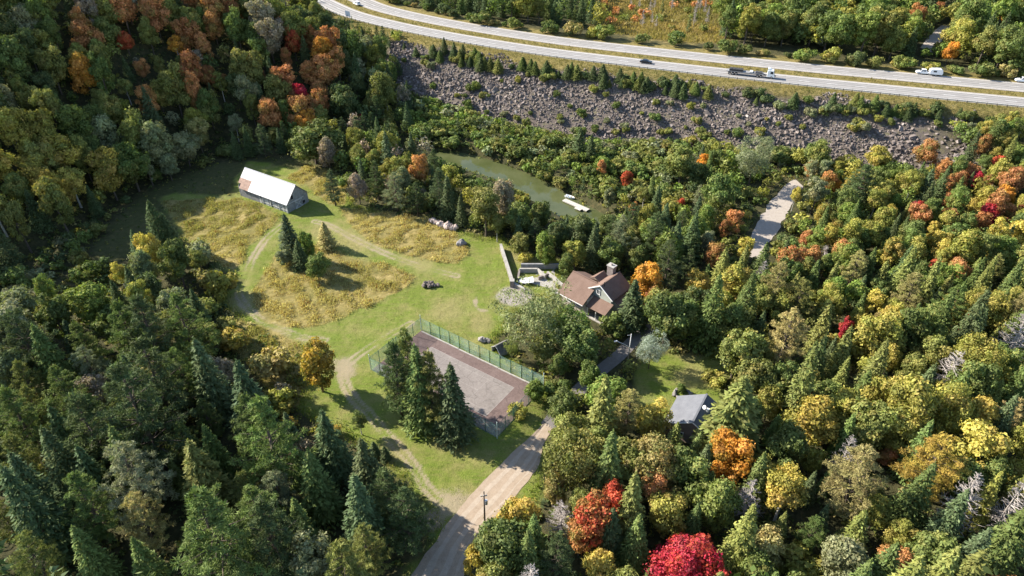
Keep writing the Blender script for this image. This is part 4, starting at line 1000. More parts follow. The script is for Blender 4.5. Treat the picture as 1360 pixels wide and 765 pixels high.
for x in (1.0, 3.0, 4.3): MB().box((x, 0, 1.6), (1.1, 2.1, .4)).build('cargo', M['barn_board_pale'] if x < 2 else M['chassis'], v)

# ------------------------------------------------------------------ tree shapes
def unit(v): return v / np.maximum(np.linalg.norm(v, axis=-1, keepdims=True), 1e-6)
def cards(P, Nn, S, r, aspect=.62, U=None, shape='leaf'):
    """one small pointed leaf spray per point: 4-point rhombus facing Nn"""
    n = len(P); Nn = unit(Nn)
    if U is None: U = r.normal(size=(n, 3))
    U = unit(U - Nn * (U * Nn).sum(1, keepdims=True)); W = np.cross(Nn, U); S = np.asarray(S)[:, None]
    f = r.uniform(-.25, .25, (n, 1))
    V = np.stack([P - U * S, P + W * S * aspect + U * S * f, P + U * S, P - W * S * aspect + U * S * f], 1)
    return V
def crown_mesh(name, V, tint, shift):
    n = len(V); F = np.arange(n * 4).reshape(n, 4)
    return mesh_np(name, V.reshape(-1, 3), F, attrs={'tint': ('FLOAT', np.repeat(tint, 4)), 'shift': ('FLOAT', np.repeat(shift, 4))})
def lobed(r, h, rx, cb, nl, per, leaf, ry=None, top=1.0, lob=(.26, .42), shell=(.50, .82), upb=.35, asp=.62):
    """broadleaf crown: many leafy lobes in an uneven dome"""
    ry = ry or rx; zc = h * (cb + 1) / 2; rz = h * (1 - cb) / 2
    k = np.arange(nl) + .5; ph = np.arccos(1 - 2 * k / nl * .90); az = k * 2.39996 + r.uniform(0, 6)
    D = np.stack([np.sin(ph) * np.cos(az), np.sin(ph) * np.sin(az), np.cos(ph)], 1); D = unit(D + .22 * r.normal(size=D.shape))
    b1, b2 = unit(r.normal(size=3)), unit(r.normal(size=3)); irr = (1 + .20 * (D @ b1) + .16 * np.sin(2.6 * (D @ b2) + r.uniform(0, 6)))[:, None]
    lc = D * r.uniform(shell[0] * .92, shell[1] * 1.06, (nl, 1)) * irr * np.array([rx, ry, rz]); lr = rx * r.uniform(lob[0] * .72, lob[1] * 1.08, nl)
    nc = max(4, nl // 5); lc = np.vstack([lc, unit(r.normal(size=(nc, 3))) * r.uniform(.1, .4, (nc, 1)) * np.array([rx, ry, rz])]); lr = np.concatenate([lr, np.full(nc, rx * .42)]); D = np.vstack([D, D[:nc]])
    Vs, T, Sh = [], [], []
    for i in range(len(lc)):
        m = int(per * (lr[i] / (rx * .34)) ** 1.6 * (.35 if i >= nl else 1))
        d = unit(r.normal(size=(m, 3)) + .55 * D[i] + np.array([0, 0, upb])); p = lc[i] + d * lr[i] * np.where(r.random((m, 1)) < .12, r.uniform(1.05, 1.45, (m, 1)), r.uniform(.62, 1.12, (m, 1))) * np.array([1, 1, .85])
        nn = unit(d + .5 * r.normal(size=(m, 3))); s = leaf * r.choice([.6, .8, 1.0, 1.25, 1.5], m)
        Vs.append(cards(p + np.array([0, 0, zc]), nn, s, r, asp))
        T.append(np.clip(r.normal(.5, .16) + r.normal(0, .16, m), 0, 1)); Sh.append(np.clip(r.normal(.5, .22) + r.normal(0, .12, m), 0, 1))
    return np.concatenate(Vs), np.concatenate(T), np.concatenate(Sh), lc + np.array([0, 0, zc])
def trunk_mb(r, h, rad, cb, tips, n=6, lean=.3):
    mb = MB(); bx, by = r.normal(0, lean, 2); top = h * (cb + (1 - cb) * .55)
    pts = [(0, 0, -.6), (0, 0, .3), (bx * .4, by * .4, top * .5), (bx, by, top)]; mb.tube(pts, [rad * 1.35, rad, rad * .75, rad * .35], n)
    for t in tips:
        z0 = top * r.uniform(.45, .9); f = z0 / top; b0 = np.array([bx * f, by * f, z0]); e = b0 + (np.asarray(t) - b0) * .85
        mid = (b0 + e) / 2 + np.array([0, 0, -.15 * np.linalg.norm(e - b0)]) * .5
        mb.tube([b0, mid, e], [rad * .42, rad * .28, rad * .1], 5, False)
    return mb
PROTO = {}
def proto(kind, V, T, Sh, tr_mb, mat, bark, h, w):
    me = crown_mesh(kind + '_crown', V, T, Sh); me.materials.append(mat)
    tm = tr_mb.mesh(kind + '_trunk', True); tm.materials.append(bark)
    PROTO.setdefault(kind, []).append(dict(crown=me, trunk=tm, h=h, w=w, src=(V, T, Sh, tr_mb, mat, bark, kind)))
def joined(P):
    """one-mesh form for trees too far away to show their parts"""
    if 'joined' not in P:
        V, T, Sh, tr_mb, mat, bark, kind = P['src']; nv = len(V) * 4; tv = np.array([p[:] for p in tr_mb.v], np.float32)
        f4 = [f for f in tr_mb.f if len(f) == 4]; F4 = np.vstack([np.arange(nv).reshape(-1, 4), np.array(f4) + nv])
        jm = mesh_np(kind + '_tree', np.vstack([V.reshape(-1, 3), tv]), F4, attrs={'tint': ('FLOAT', np.concatenate([np.repeat(T, 4), np.full(len(tv), .5)])), 'shift': ('FLOAT', np.concatenate([np.repeat(Sh, 4), np.full(len(tv), .5)]))}, mat_idx=np.concatenate([np.zeros(len(V)), np.ones(len(f4))]))
        jm.materials.append(mat); jm.materials.append(bark); P['joined'] = jm
    return P['joined']
def make_broad(kind, nvar, h, rx, cb, nl, per, leaf, seed, bark='bark', **kw):
    for i in range(nvar):
        r = np.random.default_rng(seed + i); hh = h * r.uniform(.92, 1.08)
        V, T, Sh, lc = lobed(r, hh, rx, cb * r.uniform(.8, 1.2), nl, per, leaf, rx * r.uniform(.82, 1.1), **kw)
        tips = lc[r.choice(len(lc), min(7, len(lc)), False)]
        proto(kind, V, T, Sh, trunk_mb(r, hh, .02 * h, cb, tips), M['leaf'], M[bark], hh, rx)
make_broad('broad', 7, 12.0, 3.9, .14, 36, 215, .235, 100)
make_broad('spread', 2, 12.0, 5.6, .10, 80, 250, .20, 170, lob=(.17, .30), shell=(.45, .86))
make_broad('dense', 3, 12.0, 3.4, .04, 44, 190, .22, 150)
make_broad('tall', 4, 14.0, 2.9, .20, 32, 190, .22, 200, 'bark', lob=(.30, .48), shell=(.55, .85))
make_broad('birch', 3, 12.0, 3.0, .30, 24, 170, .19, 300, 'palebark', lob=(.28, .45))
make_broad('shrub', 5, 3.0, 1.9, .04, 14, 110, .19, 400, lob=(.30, .48))
make_broad('willow', 2, 12.0, 5.4, .16, 60, 230, .18, 500, lob=(.17, .28), shell=(.5, .88), asp=.36)
def make_spruce(kind, nvar, h, rad, seed, lv=30, nb=9, dens=8, leaf=.30, droop=.30, gap=0.0):
    for i in range(nvar):
        r = np.random.default_rng(seed + i); Vs, T, Sh = [], [], []; rr_ = rad * r.uniform(.9, 1.12)
        for k in range(lv):
            u = (k + .5) / lv; z = h * (.05 + .93 * u); L0 = rr_ * (1 - u) ** .82 + .12; n = max(4, int(nb * (1 - .45 * u))); a0 = r.uniform(0, 6.28)
            for j in range(n):
                if r.random() < gap: continue
                a = a0 + 6.283 * j / n + r.normal(0, .22); L = L0 * r.uniform(.72, 1.18); m = max(3, int(dens * (.35 + .65 * L / rr_)))
                t = np.linspace(.22, 1.0, m) ** .8 + r.normal(0, .03, m); ca, sa = math.cos(a), math.sin(a)
                lat = r.normal(0, .24, m) * L * (1.1 - .75 * t) 
                P = np.stack([t * L * ca - lat * sa, t * L * sa + lat * ca, z - droop * L * t + .22 * L * t * t + r.normal(0, .05, m)], 1)
                U = np.stack([np.full(m, ca) + r.normal(0, .45, m), np.full(m, sa) + r.normal(0, .45, m), r.normal(-.15, .25, m)], 1)
                Nn = np.stack([.30 * ca + r.normal(0, .42, m), .30 * sa + r.normal(0, .42, m), np.full(m, .9)], 1)
                Vs.append(cards(P, Nn, leaf * r.uniform(.75, 1.3, m) * (.9 + .25 * t), r, .42, U)); tt = r.normal(.5, .13)
                T.append(np.clip(tt + r.normal(0, .13, m) + .12 * (t - .5), 0, 1)); Sh.append(np.clip(r.normal(.5, .2) + r.normal(0, .1, m), 0, 1))
        m = 14; P = np.stack([r.normal(0, .06, m), r.normal(0, .06, m), h * (.95 + .06 * np.linspace(0, 1, m))], 1)
        Vs.append(cards(P, r.normal(size=(m, 3)), np.full(m, .22), r, .35, np.tile([0, 0, 1.], (m, 1)))); T.append(np.full(m, .6)); Sh.append(np.full(m, .5))
        mb = MB().tube([(0, 0, -.6), (0, 0, h * .5), (0, 0, h * .98)], [.019 * h, .011 * h, .02], 6)
        for k in range(10): a = r.uniform(0, 6.28); z = h * r.uniform(.06, .5); L = rr_ * .7 * (1 - z / h); mb.tube([(0, 0, z), (L * math.cos(a), L * math.sin(a), z - .15 * L)], [.05, .015], 4, False)
        proto(kind, np.concatenate(Vs), np.concatenate(T), np.concatenate(Sh), mb, M['needle'], M['bark'], h, rr_)
make_spruce('spruce', 6, 14.0, 3.5, 600, 34, 14, 15, .29)
make_spruce('fir', 3, 11.0, 2.4, 640, 32, 12, 12, .26, .15)
def make_pine(kind, nvar, h, rad, seed, lv=11, nb=6, cone=.8, puff=20, leaf=.34, lift=.18, cb=.15, base_in=.35):
    for i in range(nvar):
        r = np.random.default_rng(seed + i); Vs, T, Sh = [], [], []; mb = MB().tube([(0, 0, -.6), (0, 0, h * .5), (r.normal(0, .15), r.normal(0, .15), h * .97)], [.022 * h, .013 * h, .03], 6)
        for k in range(lv):
            u = (k + r.uniform(.2, .8)) / lv; z = h * (cb + (.98 - cb) * u); L0 = rad * ((1 - u) ** cone) * (1 - .35 * max(0, .25 - u) / .25) + .25; a0 = r.uniform(0, 6.28); n = max(3, int(nb * (1 - .3 * u)))
            for j in range(n):
                a = a0 + 6.283 * j / n + r.normal(0, .3); L = L0 * r.uniform(.5, 1.3); ca, sa = math.cos(a), math.sin(a); e = np.array([L * ca, L * sa, z + lift * L + r.normal(0, .2)])
                if u < .85: mb.tube([(0, 0, z - .1 * L), tuple(e * np.array([.55, .55, 1]) + np.array([0, 0, -.12 * L])), tuple(e)], [.07, .045, .015], 4, False)
                npf = max(2, int(2 + 3.2 * L / rad)); tl = r.normal(.5, .15)
                for q in range(npf):
                    t = base_in + (1 - base_in) * (q + r.uniform(.3, 1)) / npf; side = r.normal(0, .20) * L
                    c = np.array([e[0] * t - side * sa, e[1] * t + side * ca, z + lift * L * t * t + r.normal(0, .15)]); pr = (.34 + .20 * L / rad) * rad / 4 * 1.02
                    m = puff; d = unit(r.normal(size=(m, 3)) * np.array([1, 1, .6]) + np.array([.5 * ca, .5 * sa, .55])); P = c + d * pr * r.uniform(.35, 1.0, (m, 1)) * np.array([1.15, 1.15, .75])
                    Vs.append(cards(P, unit(np.array([0, 0, .7]) + .7 * r.normal(size=(m, 3))), leaf * r.uniform(.7, 1.25, m), r, .17, d + .3 * r.normal(size=(m, 3))))
                    T.append(np.clip(tl + r.normal(0, .16, m), 0, 1)); Sh.append(np.clip(r.normal(.5, .2) + r.normal(0, .1, m), 0, 1))
        m = 26; P = np.array([0, 0, h * .97]) + r.normal(size=(m, 3)) * .3
        Vs.append(cards(P, r.normal(size=(m, 3)), np.full(m, .34), r, .3, np.tile([0, 0, 1.], (m, 1)) + .4 * r.normal(size=(m, 3)))); T.append(np.full(m, .55)); Sh.append(np.full(m, .5))
        proto(kind, np.concatenate(Vs), np.concatenate(T), np.concatenate(Sh), mb, M['needle'], M['bark'], h, rad)
make_pine('pine', 5, 14.0, 4.0, 700, 14, 7, .80, 52, .25, .22, .12, .25)
make_pine('whitepine', 4, 15.0, 4.6, 740, 11, 7, .60, 62, .26, .12, .2, .38)
def make_dead(kind, nvar, h, rad, seed):
    for i in range(nvar):
        r = np.random.default_rng(seed + i); mb = MB().tube([(0, 0, -.5), (r.normal(0, .2), r.normal(0, .2), h * .5), (r.normal(0, .3), r.normal(0, .3), h)], [.17, .11, .03], 6)
        for k in range(120):
            u = r.uniform(.18, .98); z = h * u; L = rad * (1 - u) ** .7 * r.uniform(.6, 1.15) + .25; a = r.uniform(0, 6.28); ca, sa = math.cos(a), math.sin(a); e = np.array([L * ca, L * sa, z + r.uniform(-.05, .35) * L])
            mb.tube([(0, 0, z), tuple(e * np.array([.5, .5, 1]) + np.array([0, 0, -.08 * L])), tuple(e)], [.055, .04, .015], 3, False)
            for q in range(5):
                t = r.uniform(.35, 1); b = np.array([e[0] * t, e[1] * t, z + (e[2] - z) * t]); d = unit(r.normal(size=3) + np.array([ca, sa, .3])) * L * .28; mb.tube([tuple(b), tuple(b + d)], [.03, .012], 3, False)
        me = mb.mesh(kind); me.materials.append(M['deadwood']); PROTO.setdefault(kind, []).append(dict(joined=me, h=h, w=rad, bare=True))
make_dead('dead', 4, 11.0, 2.6, 800)

# ------------------------------------------------------------------ planting
COL = dict(DG=((.094, .124, .048), 'dark green'), G=((0.130, 0.170, 0.048), 'mid green'), LG=((.172, .228, .050), 'bright green'), OL=((0.198, 0.210, 0.058), 'olive green'),
           GG=((0.222, 0.238, 0.126), 'grey green'), SG=((.30, .315, .265), 'silver'), YG=((.285, .272, .060), 'yellow green'), Y=((.45, .365, .080), 'yellow'), O=((0.605, 0.265, 0.043), 'orange'),
           RO=((.37, .155, .065), 'rust red'), RD=((.48, .085, .045), 'red'), CR=((.46, .032, .055), 'crimson'), TN=((0.335, 0.281, 0.108), 'tan'), BG=((.096, .134, .058), 'blue green'),
           PK=((0.300, 0.246, 0.180), 'greyish pink'), SA=((.52, .235, .095), 'salmon orange'), GY=((0.288, 0.264, 0.204), 'pale grey'), GO=((0.400, 0.308, 0.065), 'golden'))
KN = dict(broad=('broadleaf_tree', 'round broadleaf tree', 'tree'), dense=('broadleaf_tree', 'dense broadleaf tree', 'tree'), spread=('maple_tree', 'spreading maple', 'tree'), tall=('poplar_tree', 'tall broadleaf tree', 'tree'), birch=('birch_tree', 'open pale-stemmed tree', 'tree'), shrub=('shrub', 'low leafy shrub', 'shrub'),
          willow=('willow_tree', 'spreading willow', 'tree'), spruce=('spruce_tree', 'pointed spruce', 'tree'), fir=('fir_tree', 'slender fir', 'tree'), pine=('pine_tree', 'bushy pine', 'tree'),
          whitepine=('white_pine_tree', 'plumed pine', 'tree'), dead=('dead_tree', 'bare dead tree', 'tree'))
WARM = ('RO', 'SA', 'O', 'RD', 'CR', 'Y', 'GO', 'TN')
placed = []                                            # x, y, r
trand = random.Random(77)
def plant(kind, col, x, y, h, ws=1.0, label=None, group=None, parts=None, z=None):
    P = PROTO[kind][trand.randrange(len(PROTO[kind]))]; s = h / P['h']; w = s * ws
    c = COL[col][0] if isinstance(col, str) else col
    j = trand.uniform(.86, 1.14); c = tuple(min(.9, v * j * trand.uniform(.95, 1.05)) for v in c)
    z = gz(x, y) if z is None else z
    dist = math.sqrt(x * x + y * y + (CAM_H - z) ** 2)
    nm, _, cat = KN[kind]
    al = {'CR': .18, 'RD': .45, 'O': .4, 'Y': .55, 'GO': .7, 'SA': .6, 'RO': .6, 'TN': .5, 'YG': .45, 'OL': .35, 'LG': .3}.get(col if isinstance(col, str) else 'GO', .2) * trand.uniform(.5, 1.3) if kind in ('broad', 'dense', 'spread', 'tall', 'birch', 'shrub') else 0.0
    if kind in ('broad', 'dense') and isinstance(col, str) and col in WARM: nm = 'maple_tree'
    if parts is None: parts = dist < 215 and kind not in ('shrub', 'dead') or (kind == 'shrub' and dist < 130)
    if parts and not P.get('bare'):
        o = empty(nm, (x, y, z)); o.rotation_euler = (0, 0, trand.uniform(0, 6.28)); o.scale = (w, w, s)
        t = bpy.data.objects.new('trunk', P['trunk']); C.objects.link(t); t.parent = o
        cr = bpy.data.objects.new('crown', P['crown']); C.objects.link(cr); cr.parent = o; cr.color = (*c, al)
    else:
        o = bpy.data.objects.new(nm, joined(P)); C.objects.link(o); o.location = (x, y, z); o.rotation_euler = (0, 0, trand.uniform(0, 6.28)); o.scale = (w, w, s); o.color = (*c, al)
    tag(o, label, cat, group); placed.append((x, y, P['w'] * w)); return o

# trees that stand out: photo position of the crown's middle, kind, colour, height, width factor, label
E_ = [
 (528, 508, 'pine', 'DG', 20, .80, 'tall dark pine leftmost in the row beside the tennis court'), (556, 514, 'spruce', 'G', 21, .80, 'tall green spruce second in the row beside the tennis court'),
 (573, 520, 'pine', 'OL', 20, .80, 'tall olive pine third in the row beside the tennis court'), (601, 535, 'spruce', 'DG', 19, .90, 'tall dark spruce nearest the road in the row beside the tennis court'),
 (543, 490, 'pine', 'OL', 20, .75, 'olive pine at the back of the row beside the tennis court'),
 (420, 480, 'dense', (.40, .24, .04), 14.5, .85, 'lone dense tree turning golden beside the dirt track'),
 (478, 563, 'birch', 'G', 5.6, 1.0, 'small solitary green tree on the grass beside the dirt track'),
 (497, 597, 'fir', 'DG', 4.0, 1.5, 'young dark fir next to the small solitary tree'), (511, 602, 'fir', 'DG', 3.6, 1.6, 'bushy little fir beside the dirt track'),
 (383, 313, 'spruce', 'BG', 13, 1.15, 'tall pointed spruce in the clump on the hay field'), (405, 324, 'dense', 'LG', 9.5, .8, 'bright leafy tree behind the hay field clump'),
 (378, 340, 'dense', 'GG', 5.5, 1.2, 'greyish bush at the foot of the hay field spruce'), (420, 353, 'dense', 'G', 7.5, 1.15, 'rounded olive bush in front of the hay field clump'), (398, 338, 'spruce', 'DG', 9, 1.2, 'shorter dark spruce within the hay field clump'),
 (432, 313, 'fir', 'TN', 8.0, 1.5, 'yellowing fir standing alone right of the hay field clump'),
 (207, 297, 'spruce', 'DG', 14, 1.0, 'narrow dark spruce at the shaded corner of the rough field'), (182, 327, 'spruce', 'BG', 10, 1.0, 'small spruce left of the shaded field corner'), (222, 305, 'spruce', 'DG', 10, 1.1, 'dark spruce touching the rough field edge'),
 (201, 332, 'broad', 'Y', 12, .75, 'yellow topped tree in the thicket left of the dirt track'), (233, 345, 'tall', 'G', 15, 1.0, 'large green tree in the thicket left of the dirt track'), (190, 355, 'broad', 'GG', 11, .8, 'grey green tree in the thicket left of the dirt track'),
 (160, 365, 'birch', 'Y', 9, .8, 'small yellow birch left of the thicket'), (187, 398, 'tall', 'YG', 13, .8, 'yellow green tree in front of the thicket'), (265, 335, 'shrub', 'GG', 6.0, .9, 'grey shrub at the lower end of the rough field'),
 (290, 377, 'shrub', 'YG', 6.5, .95, 'yellow green shrub beside the bend of the dirt track'), (262, 410, 'spruce', 'DG', 11, .95, 'dark ragged spruce between thicket and track'), (268, 447, 'dense', 'OL', 8.0, 1.5, 'broad olive bush below the dark ragged spruce'),
 (125, 405, 'tall', 'LG', 15, 1.2, 'big bright green tree among the poplars at left'), (75, 420, 'tall', 'G', 15, 1.1, 'green poplar near the left edge of the dark field'), (20, 440, 'tall', 'GG', 17, 1.2, 'pale grey green poplar at the left edge'), (15, 490, 'tall', 'GG', 15, 1.0, 'silvery poplar low at the left edge'),
 (62, 390, 'birch', 'G', 13, .6, 'thin upright green tree rising over the dark field'), (205, 500, 'broad', 'TN', 11, 1.0, 'tan and green tree in the left thicket'), (295, 495, 'broad', 'PK', 9, 1.0, 'greyish pink bush in the left thicket'),
 (365, 480, 'shrub', 'TN', 5.5, 1.1, 'brownish bush behind the golden tree'), (376, 520, 'shrub', 'PK', 3.4, 1.0, 'small pinkish shrub below the golden tree'), (372, 535, 'shrub', 'YG', 4.4, 1.1, 'yellow green shrub below the pinkish one'), (310, 450, 'shrub', 'GO', 4, 1.2, 'orange brown shrub by the end of the thicket'),
 (330, 530, 'spruce', 'BG', 19, .95, 'tall blue green spruce at the upper end of the pine wood'), (365, 595, 'spruce', 'GG', 14, .75, 'slim pale spruce in the pine wood'), (405, 605, 'dense', 'PK', 10, .95, 'greyish leafless-looking tree in the pine wood'), (437, 590, 'spruce', 'DG', 17, .95, 'dark spruce at the meadow edge of the pine wood'),
 (420, 645, 'spruce', 'G', 17, .95, 'green spruce below the meadow edge of the pine wood'), (487, 625, 'spruce', 'DG', 16, 1.0, 'dark spruce closest to the dirt track'), (480, 680, 'spruce', 'BG', 18, .9, 'blue green spruce shading the gravel road'), (515, 660, 'pine', 'DG', 14, 1.0, 'dark pine above the shaded gravel road'), (540, 690, 'pine', 'DG', 15, 1.0, 'dark pine overhanging the shaded gravel road'),
 (270, 635, 'spruce', 'OL', 18, 1.05, 'broad olive spruce in the middle of the pine wood'), (370, 655, 'whitepine', 'GG', 13, .9, 'pale pine in the lower pine wood'), (345, 690, 'pine', 'G', 16, 1.1, 'sunlit green pine low in the pine wood'), (190, 690, 'whitepine', 'TN', 14, .9, 'tan tipped pine low in the pine wood'),
 # centre strip
 (558, 225, 'broad', 'SA', 12, .72, 'salmon red tree on the near bank of the river'), (500, 208, 'broad', 'RO', 8, .7, 'dark reddish tree left of the salmon one'), (512, 190, 'broad', 'YG', 12, .95, 'large yellow green tree above the reddish one'), (475, 205, 'broad', 'OL', 9, .8, 'rounded olive tree near the hill foot'),
 (442, 250, 'pine', 'BG', 12, .95, 'dark pine right beside the barn'), (475, 247, 'broad', 'PK', 11, .85, 'bare looking greyish tree among the pines right of the barn'), (525, 252, 'whitepine', 'GG', 13, 1.0, 'grey green pine behind the upper hay strip'), (500, 240, 'pine', 'DG', 13, .9, 'dark pine behind the upper hay strip'), (553, 262, 'whitepine', 'DG', 11, .9, 'shaded pine behind the upper hay strip'),
 (595, 262, 'spruce', 'DG', 14, .9, 'dark spruce left of the tall olive tree'), (645, 275, 'tall', 'OL', 16, 1.15, 'tall olive tree at the top corner of the lawn'), (667, 262, 'broad', 'PK', 13, .85, 'pinkish grey half bare tree before the river'), (660, 300, 'birch', 'OL', 9, .8, 'small olive tree beside the tall olive one'), (690, 290, 'broad', 'G', 11, .9, 'green tree between lawn and river'), (716, 285, 'broad', 'G', 11, .85, 'round green tree just before the dock'),
 (690, 322, 'dense', 'OL', 7, 1.25, 'bushy green shrub at the head of the stone wall'), (724, 328, 'dense', 'LG', 10.5, .85, 'upright bright green tree behind the terrace'), (764, 335, 'dense', 'YG', 9.5, 1.0, 'yellow green tree between terrace and house'), (752, 350, 'dense', 'G', 8, .9, 'green tree touching the house roof'), (698, 343, 'shrub', 'Y', 2.6, .9, 'small yellow shrub inside the stone wall'),
 (800, 223, 'broad', 'SA', 7, .7, 'small salmon tree in the green thicket across the river'), (832, 236, 'broad', 'RD', 6.5, .95, 'bright red tree alone in the green thicket across the river'), (600, 190, 'shrub', 'G', 4, 1.3, 'dark green shrub at the upper end of the river'),
 (770, 190, 'spruce', 'DG', 11, 1.2, 'dark spruce at the foot of the rock slope'), (785, 196, 'spruce', 'DG', 10, 1.0, 'second dark spruce at the foot of the rock slope'),
 # around the house
 (718, 420, 'willow', (.19, .205, .085), 15, 1.28, 'large spreading willow in front of the brown house'), (680, 462, 'willow', 'OL', 6, .7, 'low untidy willow by the shelter'), (772, 457, 'dense', 'G', 11.5, 1.2, 'dense green tree below the willow'), (840, 405, 'spruce', 'DG', 14, 1.15, 'dark spruce at the right corner of the brown house'), (857, 372, 'broad', 'O', 12, .85, 'orange tree behind the brown house'), (868, 398, 'broad', 'RO', 8, .8, 'rusty low tree behind the dark house spruce'),
 (865, 465, 'willow', 'SG', 9.5, .74, 'silvery grey tree beside the yard light'), (887, 350, 'whitepine', 'DG', 16, .8, 'tall dark pine right of the orange tree'), (862, 290, 'broad', 'YG', 12, .7, 'tall yellow green tree with orange lower leaves'), (870, 312, 'broad', 'O', 7, .7, 'orange tree under the yellow green one'), (815, 335, 'broad', 'G', 10, 1.1, 'green tree behind the chimney'), (848, 345, 'broad', 'G', 9, .9, 'low green tree behind the house ridge'),
 (820, 320, 'whitepine', 'GG', 14, .8, 'open grey green pine behind the chimney'), (712, 517, 'dense', 'LG', 6.0, 1.0, 'bright yellow green shrub at the right fence corner'), (684, 545, 'shrub', 'YG', 3.0, .9, 'small yellow green shrub at the near fence corner'), (748, 542, 'dense', 'G', 9, 1.0, 'green tree beside the gravel road bend'), (803, 524, 'dense', 'LG', 9.5, 1.25, 'bright green tree below the yard light'), (785, 500, 'broad', 'G', 9, .8, 'green tree left of the yard light'),
 (760, 607, 'spread', 'OL', 14.5, .72, 'big olive maple beside the gravel road'), (735, 650, 'broad', 'TN', 8, .8, 'tan tipped tree beside the grass verge'), (874, 613, 'spread', 'TN', 13.5, .85, 'big maple with tan leaf tips below the cottage'), (838, 615, 'broad', 'OL', 12, .9, 'olive maple below the cottage'), (975, 555, 'spruce', 'OL', 20, 1.35, 'huge olive spruce right of the cottage'), (906, 516, 'shrub', 'G', 2.0, .8, 'little green shrub inside the stone ring'), (945, 500, 'shrub', 'YG', 2.6, 1.3, 'yellow green weeds at the right side of the cottage lawn'),
 (968, 605, 'broad', 'O', 12, .95, 'bright orange maple right of the cottage'), (788, 692, 'tall', 'RD', 15, 1.0, 'fiery red maple near the bottom'), (812, 672, 'broad', 'RD', 11, .75, 'red maple top behind the fiery one'), (770, 715, 'broad', 'SA', 9, .7, 'orange red foot of the fiery maple group'), (906, 752, 'spread', 'CR', 12.5, 1.05, 'large crimson maple at the bottom edge'), (800, 752, 'broad', 'Y', 9, .9, 'round yellow tree at the bottom edge'), (868, 648, 'birch', 'SA', 10, 1.0, 'pale salmon tree left of the orange maple'), (885, 675, 'broad', 'YG', 11, 1.0, 'yellow green maple above the crimson one'),
 (740, 740, 'whitepine', 'DG', 13, .8, 'dark pine below the fiery red maple'), (810, 710, 'spruce', 'DG', 13, .9, 'dark spruce between fiery and crimson maples'), (660, 725, 'broad', 'G', 13, 1.0, 'green tree by the utility pole'), (690, 690, 'broad', 'GO', 10, .9, 'tree turning gold beside the utility pole'), (638, 745, 'broad', 'GO', 9, .8, 'golden edged tree at the bottom beside the road'), (745, 690, 'dead', 'GY', 9, 1.3, 'leafless grey tree between olive maple and fiery maple'),
 # right forest
 (1002, 212, 'willow', 'GG', 16, .95, 'big pale grey green tree above the forest road'), (1056, 262, 'birch', 'Y', 9, .6, 'slim yellow birch at the forest road bend'), (1113, 249, 'broad', 'O', 6, .85, 'small vivid orange tree right of the forest road'), (1085, 255, 'tall', 'GG', 13, 1.0, 'grey green tree at the forest road bend'), (1142, 250, 'pine', 'DG', 15, 1.3, 'big dark pine right of the vivid orange tree'),
 (1165, 209, 'broad', 'Y', 9, 1.0, 'yellow tree above the big dark pine'), (1232, 203, 'broad', 'RO', 10, 1.0, 'dark red tree below the rock slope'), (1250, 226, 'broad', 'SA', 7, .9, 'salmon tree below the dark red one'), (1305, 192, 'broad', 'RO', 9, .9, 'rusty tree high at the right'), (1290, 200, 'spruce', 'DG', 13, .8, 'dark spruce left of the rusty tree'), (1292, 238, 'broad', 'CR', 8, .9, 'crimson tree in the right woods'), (1322, 220, 'broad', 'RD', 8, .9, 'red tree under the rusty one'), (1345, 236, 'broad', 'RO', 9, .9, 'rust red tree near the right edge'), (1337, 261, 'broad', 'O', 8, .85, 'orange tree near the right edge'), (1350, 205, 'broad', 'LG', 9, 1.0, 'bright lime tree at the right edge'),
 (1230, 250, 'spruce', 'BG', 13, 1.0, 'blue green spruce in the right woods'), (1212, 245, 'birch', 'YG', 12, 1.0, 'pale stemmed yellow green birch in the right woods'), (1186, 270, 'broad', 'LG', 9, .85, 'lime tree left of the birch stems'),
 (935, 216, 'broad', 'O', 7, .8, 'small orange tree in the upper middle woods'), (903, 272, 'broad', 'RD', 7, .6, 'small red tree in the middle woods'), (975, 290, 'broad', 'SA', 9, .9, 'salmon tree left of the forest road'), (962, 302, 'broad', 'RO', 7, .8, 'dark rusty tree left of the forest road'), (990, 330, 'broad', 'Y', 8, .9, 'yellow tree at the lower end of the forest road'), (975, 375, 'broad', 'Y', 11, 1.0, 'large yellow maple below the forest road'), (930, 378, 'broad', 'GO', 9, .9, 'golden orange tree right of the brown house'), (960, 398, 'broad', 'GO', 8, .8, 'golden tree under the yellow maple'),
 (1050, 348, 'broad', 'RO', 10, .95, 'rust brown tree right of the forest road end'), (1072, 318, 'broad', 'SA', 6, 1.0, 'salmon shrub-like tree beside the forest road'), (1110, 303, 'broad', 'GO', 6, 1.1, 'golden low tree in the young growth'), (1140, 307, 'shrub', 'RD', 3.0, .7, 'little red shrub in the young growth'), (1165, 312, 'broad', 'O', 6, 1.0, 'orange tree in the young growth'), (1092, 345, 'dead', 'GY', 8, 1.3, 'grey leafless tree in the young growth'), (1135, 358, 'whitepine', 'TN', 13, .9, 'tan pine in the young growth'), (1250, 322, 'broad', 'Y', 8, 1.0, 'bright yellow tree in the right middle woods'), (1215, 338, 'broad', 'YG', 9, 1.1, 'yellow green tree beside the bright yellow one'), (1240, 362, 'broad', 'RD', 8, .8, 'red tree in the right middle woods'),
